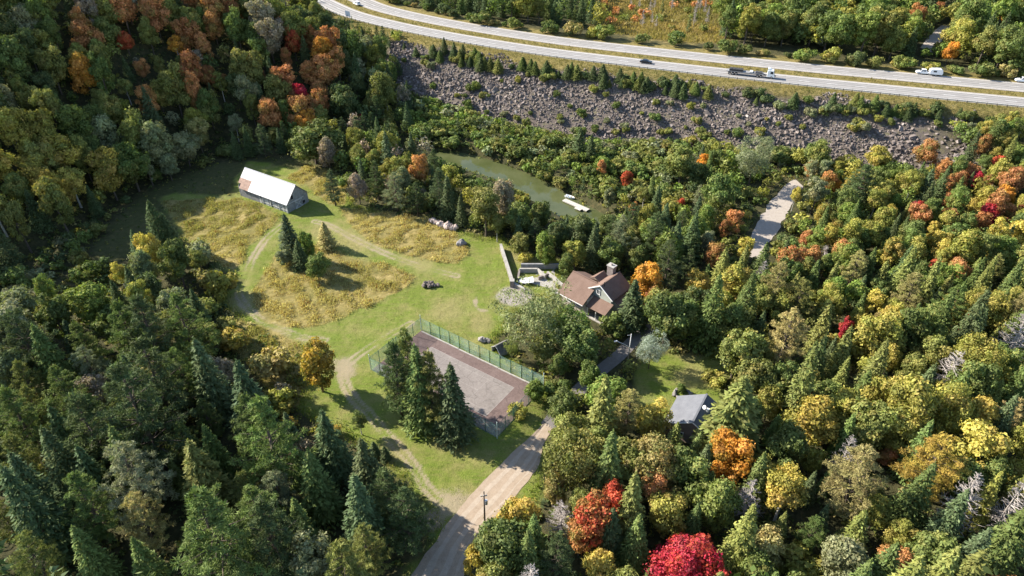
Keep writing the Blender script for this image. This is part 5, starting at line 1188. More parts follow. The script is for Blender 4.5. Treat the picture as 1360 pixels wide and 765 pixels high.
 (1190, 332, 'broad', 'LG', 9, 1.0, 'lime green tree in the young growth'), (1208, 388, 'whitepine', 'TN', 13, .9, 'straw coloured pine in the right middle woods'), (1140, 392, 'broad', 'LG', 9, 1.0, 'light green tree under the tan pine'), (1045, 447, 'whitepine', 'TN', 17, .9, 'large straw tan pine in the centre right woods'), (1105, 405, 'broad', 'YG', 10, 1.0, 'yellow green tree above the large tan pine'), (1123, 438, 'tall', 'CR', 9, .75, 'dark red tree right of the large tan pine'), (1170, 445, 'broad', 'YG', 13, 1.0, 'broad yellow green tree in the centre right woods'), (1183, 475, 'broad', 'Y', 9, .8, 'yellow tree under the broad yellow green one'),
 (1225, 450, 'broad', 'TN', 8, .8, 'brown tan tree in the right woods'), (1282, 432, 'tall', 'RD', 9, .5, 'narrow red tree in the right woods'), (1268, 420, 'broad', 'Y', 9, .8, 'yellow tree left of the narrow red one'), (1312, 412, 'spread', 'YG', 13, .75, 'large yellow green tree near the right edge'), (1290, 475, 'spread', 'YG', 13, .80, 'large yellow tree below the narrow red one'), (1345, 455, 'dead', 'GY', 15, 1.3, 'big bare grey tree at the right edge'), (1258, 500, 'dead', 'GY', 13, 1.3, 'pale bare tree below the large yellow one'), (1325, 503, 'broad', 'Y', 8, .9, 'small yellow tree under the big bare tree'),
 (975, 430, 'broad', 'G', 12, 1.0, 'dark green round tree above the cottage lawn'), (915, 425, 'broad', 'G', 11, 1.0, 'green tree at the top of the cottage lawn'), (1010, 400, 'broad', 'OL', 11, .9, 'olive tree left of the large tan pine'),
 (1085, 558, 'broad', 'GO', 13, 1.1, 'tan yellow maple right of the huge spruce'), (1070, 528, 'broad', 'CR', 7, .7, 'small magenta red tree above the tan yellow maple'), (1042, 655, 'birch', 'Y', 13, 1.0, 'flat topped golden birch on thin stems'), (1050, 595, 'broad', 'G', 12, .9, 'fresh green round tree above the golden birch'), (1135, 635, 'whitepine', 'TN', 17, 1.0, 'large tan pine in the lower right woods'), (1120, 610, 'dead', 'GY', 12, .9, 'bare grey top behind the large tan pine'), (1178, 605, 'broad', 'RO', 5.5, 1.0, 'low dark red tree right of the large tan pine'), (1240, 615, 'whitepine', 'GO', 16, 1.1, 'golden pine in the lower right woods'), (1305, 590, 'broad', 'Y', 13, 1.1, 'big yellow tree in the lower right woods'), (1265, 545, 'spread', 'YG', 14, .80, 'big yellow green tree under the pale bare tree'),
 (1220, 655, 'spruce', 'G', 15, .75, 'green spruce leaning over the lower right woods'), (1262, 690, 'spruce', 'BG', 15, .8, 'blue green spruce in the lower right corner'), (1290, 740, 'spruce', 'BG', 14, .9, 'pale blue green spruce at the bottom right'), (1185, 742, 'broad', 'SA', 9, .9, 'pinkish red tree at the bottom edge'), (1120, 742, 'broad', 'GG', 12, 1.0, 'grey green tree at the bottom edge'), (1340, 675, 'dead', 'GY', 14, .9, 'bare grey tree in the lower right corner'), (1310, 660, 'spruce', 'YG', 13, .7, 'yellowish spruce in the lower right corner'), (1335, 720, 'spruce', 'G', 16, 1.1, 'large green spruce in the lower right corner'), (950, 668, 'broad', 'OL', 14, .8, 'half bare olive tree right of the crimson maple'), (988, 715, 'spruce', 'BG', 10, .8, 'small blue spruce right of the crimson maple'), (1010, 725, 'broad', 'TN', 10, 1.0, 'tan brown tree right of the small blue spruce'),
 (1225, 520, 'spruce', 'DG', 14, .8, 'dark spruce in the centre right woods'), (1330, 560, 'spruce', 'BG', 14, .8, 'blue green spruce near the right edge'),
 # left hillside
 (400, 126, 'broad', 'CR', 10, .8, 'vivid crimson tree on the hillside'), (375, 178, 'broad', 'CR', 4.5, .9, 'small pink red tree above the barn'), (390, 135, 'broad', 'RO', 9, .8, 'dark red tree under the crimson one'), (335, 85, 'broad', 'SA', 10, 1.0, 'salmon orange tree on the hillside'), (345, 100, 'broad', 'SA', 8, .9, 'lower salmon orange tree on the hillside'), (410, 95, 'broad', 'SA', 11, 1.1, 'orange red tree at the hill shoulder'), (375, 105, 'broad', 'SA', 11, 1.1, 'orange tree left of the hill shoulder'), (425, 120, 'broad', 'SA', 10, 1.0, 'faded red tree at the hill shoulder'), (480, 158, 'broad', 'CR', 6, .8, 'red tree at the foot of the hill shoulder'), (465, 185, 'broad', 'Y', 6, .7, 'small yellow tree at the hill foot'),
 (415, 187, 'dense', 'G', 14, 1.7, 'great round green tree behind the barn'), (245, 195, 'broad', 'GG', 12, 1.0, 'pale green tree at the hill foot above the dark field'), (195, 222, 'tall', 'GG', 11, .8, 'pale slim tree at the left end of the dark field'), (222, 218, 'broad', 'GG', 10, .8, 'grey green tree beside the pale slim one'), (80, 205, 'broad', 'GO', 13, 1.2, 'golden tree low on the hillside'), (40, 225, 'broad', 'YG', 12, 1.1, 'yellow green tree low on the left hillside'), (95, 245, 'birch', 'Y', 13, 1.2, 'golden birch with pale stems at the hill foot'), (60, 245, 'broad', 'GO', 12, 1.1, 'golden brown tree left of the birch'), (50, 55, 'broad', 'OL', 13, 1.2, 'large olive tree high on the left hillside'), (140, 20, 'broad', 'OL', 13, 1.1, 'olive tree near the top of the hillside'),
 # on the embankment
 (590, 62, 'spruce', 'DG', 7, 1.3, 'dark spruce first in the row above the rocks'), (603, 66, 'spruce', 'DG', 6, 1.3, 'dark spruce second in the row above the rocks'), (615, 68, 'spruce', 'DG', 6, 1.3, 'dark spruce third in the row above the rocks'),
]
E_lab = []
for (px, py, kind, col, h, ws, lab) in E_:
    x, y = at(px, py, h * (.50 if kind in ('spruce', 'fir', 'pine', 'dead') else .58))
    plant(kind, col, x, y, h, ws, lab); E_lab.append((x, y))

# shrubs and young spruces along the verge and scattered on the rock slope
vr = random.Random(21)
def rail_px(px): return np.interp(px, [468, 560, 700, 850, 1069, 1360], [25.5, 47, 71, 90, 114.5, 143])
VB = [(560, 'near the wooded hill'), (620, 'by the first row of spruces'), (680, 'above the river bend'), (740, 'above the middle of the river'), (800, 'above the dock'), (850, 'left of the black car'), (905, 'just right of the black car'), (960, 'just left of the truck'), (1030, 'below the truck'), (1100, 'right of the truck'), (1180, 'above the yellow tree'), (1260, 'below the white pickup'), (9999, 'near the right end')]
def band(px): return next(t for q, t in VB if px < q)
for i in range(120):
    px = vr.choice((vr.gauss(610, 30), vr.gauss(750, 60), vr.gauss(870, 30), vr.gauss(1020, 60), vr.gauss(1190, 40), vr.uniform(490, 1340)))
    if not 485 < px < 1345: continue
    kind = 'spruce' if vr.random() < .62 else 'shrub'; h = vr.uniform(2.6, 6.0) if kind == 'spruce' else vr.uniform(1.6, 3.4)
    x, y = at(px, rail_px(px) + vr.uniform(16, 30), h * .3); lo = band(px)
    sz = 'tiny' if h < 3 else 'low' if h < 4.2 else 'sturdy'; cl = vr.choice(('DG', 'DG', 'G', 'OL'))
    nm = 'young spruce' if kind == 'spruce' else 'verge shrub'
    plant(kind, cl, x, y, h, vr.uniform(1.5, 2.0) if kind == 'spruce' else 1.15, f'{sz} {COL[cl][1]} {nm} above the rocks, {lo}', nm + 's along the motorway verge')
for i in range(105):
    t = vr.random(); px = 520 + t * 830; lo, hi = np.interp(px, [520, 700, 850, 1000, 1240], [75, 95, 118, 132, 150]), np.interp(px, [520, 560, 700, 850, 1000, 1240, 1340], [110, 135, 172, 192, 180, 168, 172])
    h = vr.uniform(1.2, 3.4); v_ = vr.random() ** .7; x, y = at(px, lo + (hi - lo) * v_, h * .5); cl = vr.choice(('OL', 'G', 'YG', 'GG', 'OL')); plant('shrub', cl, x, y, h, .95, f"{'scrubby' if h < 1.9 else 'rounded' if h < 2.6 else 'tall'} {COL[cl][1]} bush {'low' if v_ > .66 else 'high' if v_ < .33 else 'halfway'} on the rocks, {band(px)}", 'bushes on the rock slope')

# ------------------------------------------------------------------ forest fill
PROT = [np.array(p, float) for p in (
    [(745, 382), (761, 356), (795, 348), (826, 358), (833, 372), (815, 398), (806, 416), (768, 402)], [(655, 320), (672, 322), (692, 352), (748, 350), (752, 388), (700, 400), (655, 412)],
    [(884, 556), (899, 525), (940, 519), (955, 534), (948, 560), (930, 574), (915, 562)], [(578, 199), (610, 195), (650, 205), (700, 230), (760, 260), (790, 278), (782, 288), (722, 278), (700, 260), (672, 236), (640, 234), (600, 214), (580, 208)],
    [(575, 72), (530, 82), (548, 120), (600, 138), (700, 166), (800, 184), (900, 183), (1000, 172), (1060, 164), (1180, 155), (1290, 158), (1360, 150), (1360, 90), (900, 40), (640, 20), (470, -10), (416, -10), (424, 2), (482, 27), (590, 48), (640, 64)],
    [(998, 322), (1014, 288), (1034, 262), (1048, 252), (1054, 260), (1036, 292), (1016, 326)], [(1226, 58), (1240, 42), (1256, 36), (1260, 42), (1242, 64)], [(858, 482), (885, 472), (955, 478), (952, 515), (905, 520), (862, 512)],
    [(822, 460), (838, 460), (838, 474), (824, 478)], [(560, 385), (700, 395), (680, 450), (728, 512), (728, 560), (660, 590), (560, 440)],
    [(545, 766), (609, 676), (700, 588), (724, 575), (722, 640), (706, 682), (664, 688), (640, 704), (614, 766)], [(400, 490), (560, 430), (600, 600), (640, 650), (608, 672), (570, 660), (520, 615), (455, 575), (400, 545)],
    [(232, 262), (330, 240), (420, 262), (440, 240), (620, 305), (668, 330), (672, 420), (400, 470), (325, 425), (300, 395), (330, 370), (280, 320)])]
PROT += [np.array(p, float) for p in ([(308, 438), (350, 436), (395, 468), (408, 505), (396, 545), (350, 535), (318, 495)], [(765, 735), (770, 690), (800, 662), (825, 668), (805, 710), (785, 738)], [(862, 766), (875, 735), (910, 725), (945, 735), (955, 766)], [(942, 608), (955, 592), (985, 594), (998, 612), (975, 622)],
    [(845, 385), (845, 360), (862, 352), (878, 368), (872, 390)], [(848, 480), (846, 450), (866, 440), (886, 452), (884, 482)], [(1020, 658), (1028, 640), (1055, 638), (1066, 655), (1045, 668)], [(822, 240), (832, 226), (844, 238), (834, 246)], [(548, 240), (552, 214), (566, 212), (570, 236)], [(1105, 665), (1110, 615), (1150, 608), (1165, 650), (1140, 680)], [(1022, 470), (1030, 425), (1060, 425), (1068, 465), (1045, 482)], [(1114, 450), (1116, 428), (1130, 426), (1133, 448)], [(400, 495), (402, 455), (420, 445), (438, 460), (438, 495)], [(640, 700), (640, 655), (648, 655), (648, 700)])]
CLpx = np.array([(175, 262), (225, 232), (310, 212), (400, 215), (430, 240), (520, 292), (640, 322), (660, 330), (560, 440), (400, 470), (310, 410), (300, 350), (240, 312), (205, 330), (160, 345), (135, 348), (150, 300)], float); PROT.append(CLpx)
PROT_BB = [(q[:, 0].min(), q[:, 0].max(), q[:, 1].min(), q[:, 1].max()) for q in PROT]
def blocked(x, y, z, h, wr, kind):
    cz_ = z + h * (.5 if kind in ('spruce', 'fir', 'pine') else .6); hh = h * (.5 if kind in ('spruce', 'fir', 'pine') else .4)
    if kind in ('spruce', 'fir', 'pine'): P = [(x, y, z + h), (x, y, z + h * .75), (x, y, z + h * .5), (x - wr * .5, y, cz_), (x + wr * .5, y, cz_), (x - wr, y, z + .15 * h), (x + wr, y, z + .15 * h)]
    else: P = [(x, y, cz_), (x, y, cz_ + hh), (x - wr, y, cz_), (x + wr, y, cz_), (x - wr * .7, y, cz_ + hh * .7), (x + wr * .7, y, cz_ + hh * .7), (x, y, cz_ - hh)]
    px, py, _ = project(P); a0, a1, b0, b1 = px.min(), px.max(), py.min(), py.max()
    for q, (c0, c1, d0, d1) in zip(PROT, PROT_BB):
        if a1 < c0 or a0 > c1 or b1 < d0 or b0 > d1: continue
        if inside(px, py, q).any(): return True
    return False
HOUSES = [(20.3 - 1.5, 127.3 + 2.5, 9.5), (35.4, 90.8, 7.0), (fs_[0], fs_[1], 4.5)]
AREAS = [(190, 30, 105, [('RO', 3), ('SA', 3), ('O', 1.6), ('RD', .5), ('OL', 2.4), ('PK', .5), ('G', 1)]), (395, 105, 62, [('SA', 3.5), ('RO', 2.2), ('OL', 1.2), ('G', .8), ('O', 1.6), ('RD', 1.0)]), (330, 30, 60, [('RO', 1.5), ('PK', 1.5), ('G', 3), ('OL', 1)]), (60, 225, 85, [('GO', 2), ('YG', 1.6), ('OL', 2), ('G', 1.6)]),
         (255, 70, 60, [('SA', 1.5), ('RO', 2), ('OL', 3), ('YG', 1)]), (215, 165, 60, [('OL', 3), ('TN', 1.5), ('YG', 1.5), ('GG', 2)]), (1300, 220, 110, [('G', 2), ('YG', 2), ('RO', 1.6), ('SA', 1), ('LG', 1.5), ('Y', .8), ('CR', .4)]), (1190, 310, 120, [('LG', 2), ('YG', 2), ('GO', 1.3), ('SA', .7), ('G', 2), ('Y', .6)])]
ZONES = {  # spacing, undergrowth, [(weight, kind, colours, hmin, hmax, width)], phrase
 'hill': (5.2, [(5, 'broad', 'OL G DG OL GG G DG', 12, 17, .85), (2, 'tall', 'G OL DG G', 14, 19, .8), (.5, 'birch', 'GG YG OL', 11, 14, .95), (.9, 'spruce', 'DG BG', 12, 17, .85), (1.0, 'broad', 'DG G', 5, 8, 1.0)], 'on the wooded hillside behind the barn'),
 'pinewood': (6.3, [(5.5, 'pine', 'G DG G OL DG G', 14.5, 21, .95), (1.6, 'whitepine', 'G OL DG GG', 14, 19, .9), (2.8, 'spruce', 'BG DG G', 13, 20, .85), (.8, 'broad', 'OL GG PK', 8, 12, .9)], 'in the dark pine wood left of the gravel road'),
 'thicket': (6.2, [(3, 'tall', 'G OL GG', 9, 13, 1.0), (3, 'broad', 'G OL GG DG', 7, 11, 1.0), (1, 'spruce', 'DG BG', 8, 12, .9), (3, 'shrub', 'OL TN GG PK', 2.5, 4.5, 1.1)], 'in the shady thicket left of the hay field'),
 'scrub': (3.6, [(5, 'shrub', 'DG OL G GG', 1.6, 3.4, 1.1), (.5, 'broad', 'G DG', 4, 7, 1.0)], 'in the shaded hollow below the wooded hillside'),
 'bank': (4.3, [(3, 'broad', 'G OL DG YG', 7, 11, .9), (1.6, 'pine', 'DG BG', 8, 12, .9), (1.6, 'spruce', 'DG BG', 9, 13, .8), (1.0, 'broad', 'PK OL GG', 7, 10, .8), (1, 'shrub', 'OL G', 3, 5, 1.0)], 'between the meadow and the river'),
 'alder': (2.9, [(6, 'shrub', 'OL G OL GG G LG', 2.2, 4.0, 1.15), (.5, 'broad', 'G OL LG', 4, 6.0, 1.0), (.25, 'spruce', 'DG', 5, 8, .9)], 'in the low green scrub across the river'),
 'yard': (4.8, [(4, 'broad', 'G G OL DG LG', 7, 11.5, .95), (.8, 'spruce', 'DG BG', 9, 14, .9), (.8, 'whitepine', 'DG GG', 10, 14, .8), (1, 'shrub', 'G OL YG', 2.5, 4.5, 1.0)], 'around the brown house and driveway'),
 'upper': (3.7, [(5, 'broad', 'G OL YG G OL YG DG LG', 6, 10.5, .9), (1.2, 'tall', 'G GG OL', 8, 12, .85), (2.0, 'spruce', 'DG OL G', 7.5, 13, .72), (.5, 'broad', 'RO SA Y GO', 6, 9, .9), (.5, 'birch', 'OL GG', 8, 11, .9), (.8, 'shrub', 'OL YG', 3, 5, 1.0)], 'in the mixed woods around the forest road'),
 'lower': (3.9, [(4.0, 'spruce', 'G DG G OL', 9, 15, .75), (1.4, 'fir', 'OL G', 8, 12, .95), (3.3, 'broad', 'OL YG G OL YG YG G', 6.5, 11.5, .92), (.7, 'whitepine', 'TN OL G', 11, 15, .9), (.5, 'broad', 'Y Y TN RO GO', 6, 10, .9), (.22, 'dead', 'GY', 8, 12, 1.0), (.6, 'shrub', 'OL YG', 3, 5, 1)], 'in the autumn woods at the lower right'),
 'far': (5.6, [(4.5, 'broad', 'G LG YG G OL LG', 9, 14, 1.05), (2, 'tall', 'G YG OL LG', 11, 15, 1.05), (1.2, 'spruce', 'DG BG G', 9, 14, .95), (.3, 'broad', 'RO O Y', 7, 10, .9)], 'in the woods beyond the motorway'),
}
def zone_of(px, py, x, y, hd, fs):
    if hd > 29: return 'far'
    if -36 < hd < -6 and x > -45 and x < 140: return 'alder'
    if fs > 0: return 'hill'
    if px < 600 and y < 118: return 'pinewood' if y < 108 or px > 330 else 'thicket'
    if x < -92 and y > 122: return 'scrub'
    if x < -48 and y < 170: return 'thicket'
    if px < 760 and y > 140:
        rd, side, _ = pl_dist(np.array([x]), np.array([y]), RIV); return 'alder' if side[0] > 0 and y > 150 and px > 545 else 'bank'
    if px < 900 and y > 170: return 'alder' if py < 268 else 'upper'
    if px < 930 and y > 92: return 'yard'
    return 'upper' if y > 140 else 'lower'
BRUSH = np.array([(285, 425), (345, 432), (400, 468), (414, 500), (402, 548), (445, 578), (420, 600), (370, 585), (320, 545), (262, 480)], float)
cell = {}
def near_ok(x, y, s):
    i, j = int(x // 6), int(y // 6)
    for a in range(i - 1, i + 2):
        for b in range(j - 1, j + 2):
            for (u, v, q) in cell.get((a, b), ()):
                if (u - x) ** 2 + (v - y) ** 2 < (.5 * (s + q)) ** 2: return False
    return True
def put(x, y, s): cell.setdefault((int(x // 6), int(y // 6)), []).append((x, y, s))
for (x, y, r) in placed: put(x, y, min(5.0, r * 1.25))
fr = np.random.default_rng(9)
er = random.Random(17)
for i in range(62):                                     # bushes hemming the far edge of the motorway
    px = 485 + i * 14.2 + er.uniform(-9, 9)
    if 805 < px < 955 and er.random() < .45: continue
    q = np.interp(px, [470, 700, 1000, 1360], [0, 45, 77, 106]); x, y = flat(px, q, HWZ); i_ = int(np.argmin(np.hypot(HW[:, 0] - x, HW[:, 1] - y))); off_ = er.uniform(29.0, 33.5); x, y = HW[i_] + np.array([-nrm[i_][1], nrm[i_][0]]) * off_ + np.array([(x - HW[i_][0]) * 0 + er.uniform(-2, 2), 0])
    h = er.uniform(1.6, 5.4); cl = er.choice(('G', 'LG', 'OL', 'YG', 'G', 'TN', 'DG'))
    plant('shrub', cl, x, y, h, 1.15, None, 'roadside bushes beyond the far carriageway'); o_ = C.objects[-1]
    lo = band(px).replace('below', 'behind').replace('above', 'behind')
    o_['label'] = f"{'low' if h < 3.4 else 'middling' if h < 4.2 else 'high'} {COL[cl][1]} bush by the far carriageway, {lo}"; put(x, y, 2.0)
NT = 60000
# candidates spread over the visible ground plus a margin (so that trees out of frame still cast their shadows)
yy = 44 + (fr.uniform(0, 1, NT) ** .8) * 470; xx = fr.uniform(-1, 1, NT) * (60 + yy * .78) - 12
HD, HS, _ = pl_dist(xx, yy, HW); HD *= HS
FD, FS, _ = pl_dist(xx, yy, FOOT)
RD, _, _ = pl_dist(xx, yy, RIV); DD, _, _ = pl_dist(xx, yy, DRIVE)
RBD, _, _ = pl_dist(xx, yy, ROAD_B_L); YD = sd_poly(xx, yy, YARD)
ok = ((HD < -31) | (HD > 28.6) | ((xx > 142) & (HD < -12))) | ((xx < -50 + 4 * np.sin(yy * .3)) & (HD < -7))
ok &= (RD > RIV_W + 1.5) & (DD > 1.5) & (sd_poly(xx, yy, CLEAR) < -1.0) & (sd_poly(xx, yy, YARD) < -.6) & (sd_poly(xx, yy, VERGE_PATCH) < -.5) & (on_road(xx, yy) < -2.0) & (sd_poly(xx, yy, np.vstack([lotL, lotR[::-1]])) < -.8)
wetm = sd_poly(xx, yy, WETLAND) > 0
for (hx, hy, r) in HOUSES: ok &= np.hypot(xx - hx, yy - hy) > r
ZZ = terrain(xx, yy); PX, PY, DEP = project(np.stack([xx, yy, ZZ], 1))
TPX, TPY, _ = project(np.stack([xx, yy, ZZ + 12], 1))
fill = []
for i in np.nonzero(ok)[0]:
    x, y = xx[i], yy[i]
    if PX[i] < -200 or PX[i] > 1430 or TPY[i] > 790 or PY[i] < -35: continue
    if wetm[i] and fr.random() > .10: continue
    zn = zone_of(PX[i], PY[i], x, y, HD[i], FS[i]); sp, mixl, phrase = ZONES[zn]
    if zn == 'far' and HD[i] > 120: sp = 7.0
    big = 1.22 if zn == 'lower' and y < 108 else 1.0; sp *= big
    if not near_ok(x, y, sp * .86): continue
    w_ = np.array([m[0] for m in mixl]); kind_i = mixl[int(fr.choice(len(mixl), p=w_ / w_.sum()))]
    _, kind, cols, h0, h1, ws = kind_i; h = fr.uniform(h0, h1) * big * float(np.clip(fr.lognormal(-.04, .20), .6, 1.35)); cl = cols.split(); col = cl[int(fr.integers(len(cl)))]
    if inside(np.array([PX[i]]), np.array([PY[i]]), BRUSH)[0]: kind, col, h, ws = 'shrub', ('TN', 'OL', 'YG', 'GG', 'PK', 'GO')[int(fr.integers(6))], fr.uniform(1.2, 3.0), 1.1
    if zn == 'far' and wetm[i]:
        kind, col, h, ws = [('dead', 'GY', fr.uniform(5, 9), .8), ('dead', 'GY', fr.uniform(5, 9), .8), ('shrub', 'SA', fr.uniform(2.5, 4.5), 1), ('shrub', 'OL', fr.uniform(2, 4), 1), ('shrub', 'TN', fr.uniform(2, 4), 1), ('spruce', 'DG', fr.uniform(4, 8), .9)][int(fr.integers(6))]
    if zn == 'yard' and YD[i] > -15 and x < 30 and kind != 'shrub': h = min(h, fr.uniform(4, 6))
    if zn in ('upper', 'yard') and y > 140 and RBD[i] < 11 and x < 92: kind, h, ws = 'shrub', min(h, fr.uniform(1.8, 3.4)), 1.0
    if zn == 'far' and not wetm[i] and 480 < PX[i] < 800 and fr.random() < .75: kind, col, h, ws = 'spruce', ('DG', 'BG', 'G')[int(fr.integers(3))], fr.uniform(8, 13), .95
    cpx, cpy, _ = project([[x, y, ZZ[i] + h * .6]])
    for (ax_, ay_, ar, cw) in AREAS:
        if kind in ('broad', 'tall', 'birch') and (cpx[0] - ax_) ** 2 + (cpy[0] - ay_) ** 2 < ar * ar:
            p = np.array([c[1] for c in cw]); col = cw[int(fr.choice(len(cw), p=p / p.sum()))][0]; break
    tries = 0; wr = PROTO[kind][0]['w'] * h / PROTO[kind][0]['h'] * ws * .85; bad = False
    while blocked(x, y, ZZ[i], h, wr, kind):
        h *= .7; wr *= .75; tries += 1
        if tries > 2: bad = True; break
    if bad: continue
    if tries and kind in ('broad', 'tall', 'birch', 'willow') and h < 5.0: kind = 'shrub'; ws = 1.0
    put(x, y, sp * .86 * (.8 if tries else 1))
    vis = -25 < cpx[0] < 1385 and -20 < cpy[0] < 790
    fill.append(dict(x=x, y=y, z=ZZ[i], h=h, ws=ws, kind=kind, col=col, zn=zn, vis=vis, size=FPX * h / DEP[i]))
LIM = dict(maple=215, broad=250, tall=290, birch=120, shrub=130, spruce=225, fir=200, pine=260, whitepine=200, dead=60, willow=50)
print('VIS', {k: sum(1 for t in fill if t['vis'] and t['kind'] == k) for k in PROTO})
cnt = {}; mass = []; used = set()
def short_of(l):
    for w in (' in the ', ' at the ', ' on the ', ' beside ', ' behind ', ' left of ', ' right of ', ' below ', ' above ', ' under ', ' before ', ' near ', ' with ', ' between ', ' within ', ' alone', ' among ', ' touching ', ' nearest ', ' leftmost ', ' rising ', ' high ', ' low ', ' just ', ' standing ', ' turning ', ' inside ', ' overhanging ', ' shading ', ' closest ', ' by the ', ' leaning ', ' next ', ' second ', ' third ', ' first ', ' around ', ' growing '):
        i = l.find(w)
        if i > 8: l = l[:i]
    return l
MARKS = [(e[0], e[1], short_of(q[6])) for e, q in zip(E_lab, E_)] + [(-70, 182, 'grey barn'), (20, 128, 'brown house'), (36, 91, 'grey cottage'), (-5, 69, 'utility pole'), (18, 181, 'dock'), (70, 165, 'forest road'), (0, 75, 'gravel road')]
fill.sort(key=lambda t: -t['size'])
for t in fill:
    k = t['kind']; kk = 'maple' if k == 'broad' and t['col'] in WARM else k
    if t['vis'] and cnt.get(kk, 0) < LIM[kk]:
        cnt[kk] = cnt.get(kk, 0) + 1
        cn = COL[t['col']][1] if k != 'dead' else ''
        mid_h = PROTO[k][0]['h']; size = 'small' if t['h'] < .78 * mid_h else 'tall' if t['h'] > 1.05 * mid_h else ''
        noun = KN[k][1].replace('tall ', '').replace('low ', '') if size else KN[k][1]; gl = KN[k][1] + 's ' + ZONES[t['zn']][2]
        order = np.argsort([(t['x'] - e[0]) ** 2 + (t['y'] - e[1]) ** 2 for e in MARKS])[:7]; lab = None
        for j in order:
            ex, ey, short = MARKS[int(j)]; dx, dy = t['x'] - ex, t['y'] - ey
            rel = ('right of' if dx > 0 else 'left of') if abs(dx) > abs(dy) else ('behind' if dy > 0 else 'in front of')
            cand = ' '.join((size + ' ' + cn + ' ' + noun + ' ' + rel + ' the ' + short).split())
            if cand not in used and len(cand.replace('-', ' ').split()) <= 15: lab = cand; break
        if lab is None: lab = ' '.join((cn + ' ' + noun + ' ' + ZONES[t['zn']][2]).split())
        used.add(lab)
        plant(k, t['col'], t['x'], t['y'], t['h'], t['ws'], lab, gl, z=t['z'])
    else: mass.append(t)
print('FILL', len(fill), cnt, 'mass', len(mass))
# the rest of the wood, too many and too small to pick apart: one object
mr = np.random.default_rng(31); Vs, Cs = [], []
LOD = {}
for k, ps in PROTO.items():
    if ps[0].get('bare'): continue
    for q, p in enumerate(ps):
        me = p['crown']; co = np.empty(len(me.vertices) * 3, np.float32); me.vertices.foreach_get('co', co); co = co.reshape(-1, 4, 3); tv = np.empty(len(me.vertices), np.float32); me.attributes['tint'].data.foreach_get('value', tv)
        m = 330 if k != 'shrub' else 120; idx = mr.choice(len(co), min(m, len(co)), False); c = co[idx]; mid = c.mean(1, keepdims=True); f = min(2.2, math.sqrt(len(co) / m) * .62)
        LOD[(k, q)] = (mid + (c - mid) * f, tv.reshape(-1, 4)[idx][:, 0], p['h'])
for t in mass:
    k = t['kind'] if t['kind'] != 'dead' else 'birch'; V, T, hp = LOD[(k, int(mr.integers(len(PROTO[k]))))]
    if not t['vis']: s_i = mr.choice(len(V), len(V) // 3, False); V, T = V[s_i] , T[s_i]
    s = t['h'] / hp; a = mr.uniform(0, 6.28); ca, sa = math.cos(a), math.sin(a); W = V * np.array([s * t['ws'], s * t['ws'], s])
    W = np.stack([W[..., 0] * ca - W[..., 1] * sa + t['x'], W[..., 0] * sa + W[..., 1] * ca + t['y'], W[..., 2] + t['z']], -1)
    c = np.array(COL[t['col']][0]) * mr.uniform(.85, 1.15) * mr.uniform(.94, 1.06, 3); cc = np.ones((len(V), 4)); cc[:, :3] = c[None] * (.55 + .95 * T[:, None])
    Vs.append(W.astype(np.float32)); Cs.append(cc)
if Vs:
    V = np.concatenate(Vs); cc = np.repeat(np.concatenate(Cs), 4, 0)
    tag(link('distant_forest', mesh_np('distant_forest', V.reshape(-1, 3), np.arange(len(V) * 4).reshape(-1, 4), attrs={'Col': ('FLOAT_COLOR', cc)}), None, M['mass']), 'mixed green and autumn woods filling the distance', 'forest', None, 'stuff')

# ------------------------------------------------------------------ undergrowth, hay and grass
def tuft_mass(name, X, Y, Z, size, cols, per, mat, label, upright, seed, spread, flat_=.5):
    r = np.random.default_rng(seed); n = len(X); P = np.repeat(np.stack([X, Y, Z], 1), per, 0); S = np.repeat(size, per); m = n * per
    if upright:
        off = r.normal(0, spread, (m, 2)) * S[:, None]; hgt = S * r.uniform(.6, 1.15, m); U = np.stack([r.normal(0, .38, m) + .25, r.normal(0, .38, m) - .1, np.ones(m)], 1); U = unit(U)
        c = P + np.concatenate([off, (hgt * .5)[:, None]], 1); Nn = r.normal(size=(m, 3)) * np.array([1, 1, .25]); V = cards(c, Nn, hgt * .55, r, .22, U)
    else:
        d = unit(r.normal(size=(m, 3)) + np.array([0, 0, .55])); d[:, 2] = np.abs(d[:, 2]); c = P + d * (S * r.uniform(.55, 1.0, m))[:, None] * np.array([1, 1, .7]); V = cards(c, unit(d + .7 * r.normal(size=(m, 3))), S * r.uniform(.22, .42, m), r)
    col = np.repeat(cols, per, 0) * r.uniform(.7, 1.3, (m, 1)); cc = np.ones((m, 4)); cc[:, :3] = col
    return tag(link(name, mesh_np(name, V.reshape(-1, 3), np.arange(m * 4).reshape(-1, 4), attrs={'Col': ('FLOAT_COLOR', np.repeat(cc, 4, 0))}), None, mat), label[0], label[1], None, 'stuff')
ur = np.random.default_rng(41)
n = 20000; uy = 50 + ur.uniform(0, 1, n) ** .75 * 230; ux = ur.uniform(-1, 1, n) * (40 + uy * .72)
hdu, hsu, _ = pl_dist(ux, uy, HW); hdu *= hsu; rdu, _, _ = pl_dist(ux, uy, RIV); ddu, _, _ = pl_dist(ux, uy, DRIVE)
k = (hdu < -35) & (rdu > RIV_W + .6) & (ddu > 2.3) & ((sd_poly(ux, uy, CLEAR) < -.2) | ((sd_poly(ux, uy, SHADE_FIELD) > 0) & (np.hypot(ux + 72, uy - 181) > 13) & (ur.random(n) < .7))) & (sd_poly(ux, uy, YARD) < .1) & (on_road(ux, uy) < -.6)
for (hx, hy, r) in HOUSES: k &= np.hypot(ux - hx, uy - hy) > r
ux, uy = ux[k], uy[k]; uz = terrain(ux, uy)
pal = np.array([COL[c][0] for c in ('DG', 'G', 'OL', 'G', 'TN', 'YG', 'OL')]); uc = pal[ur.integers(0, len(pal), len(ux))] * .9
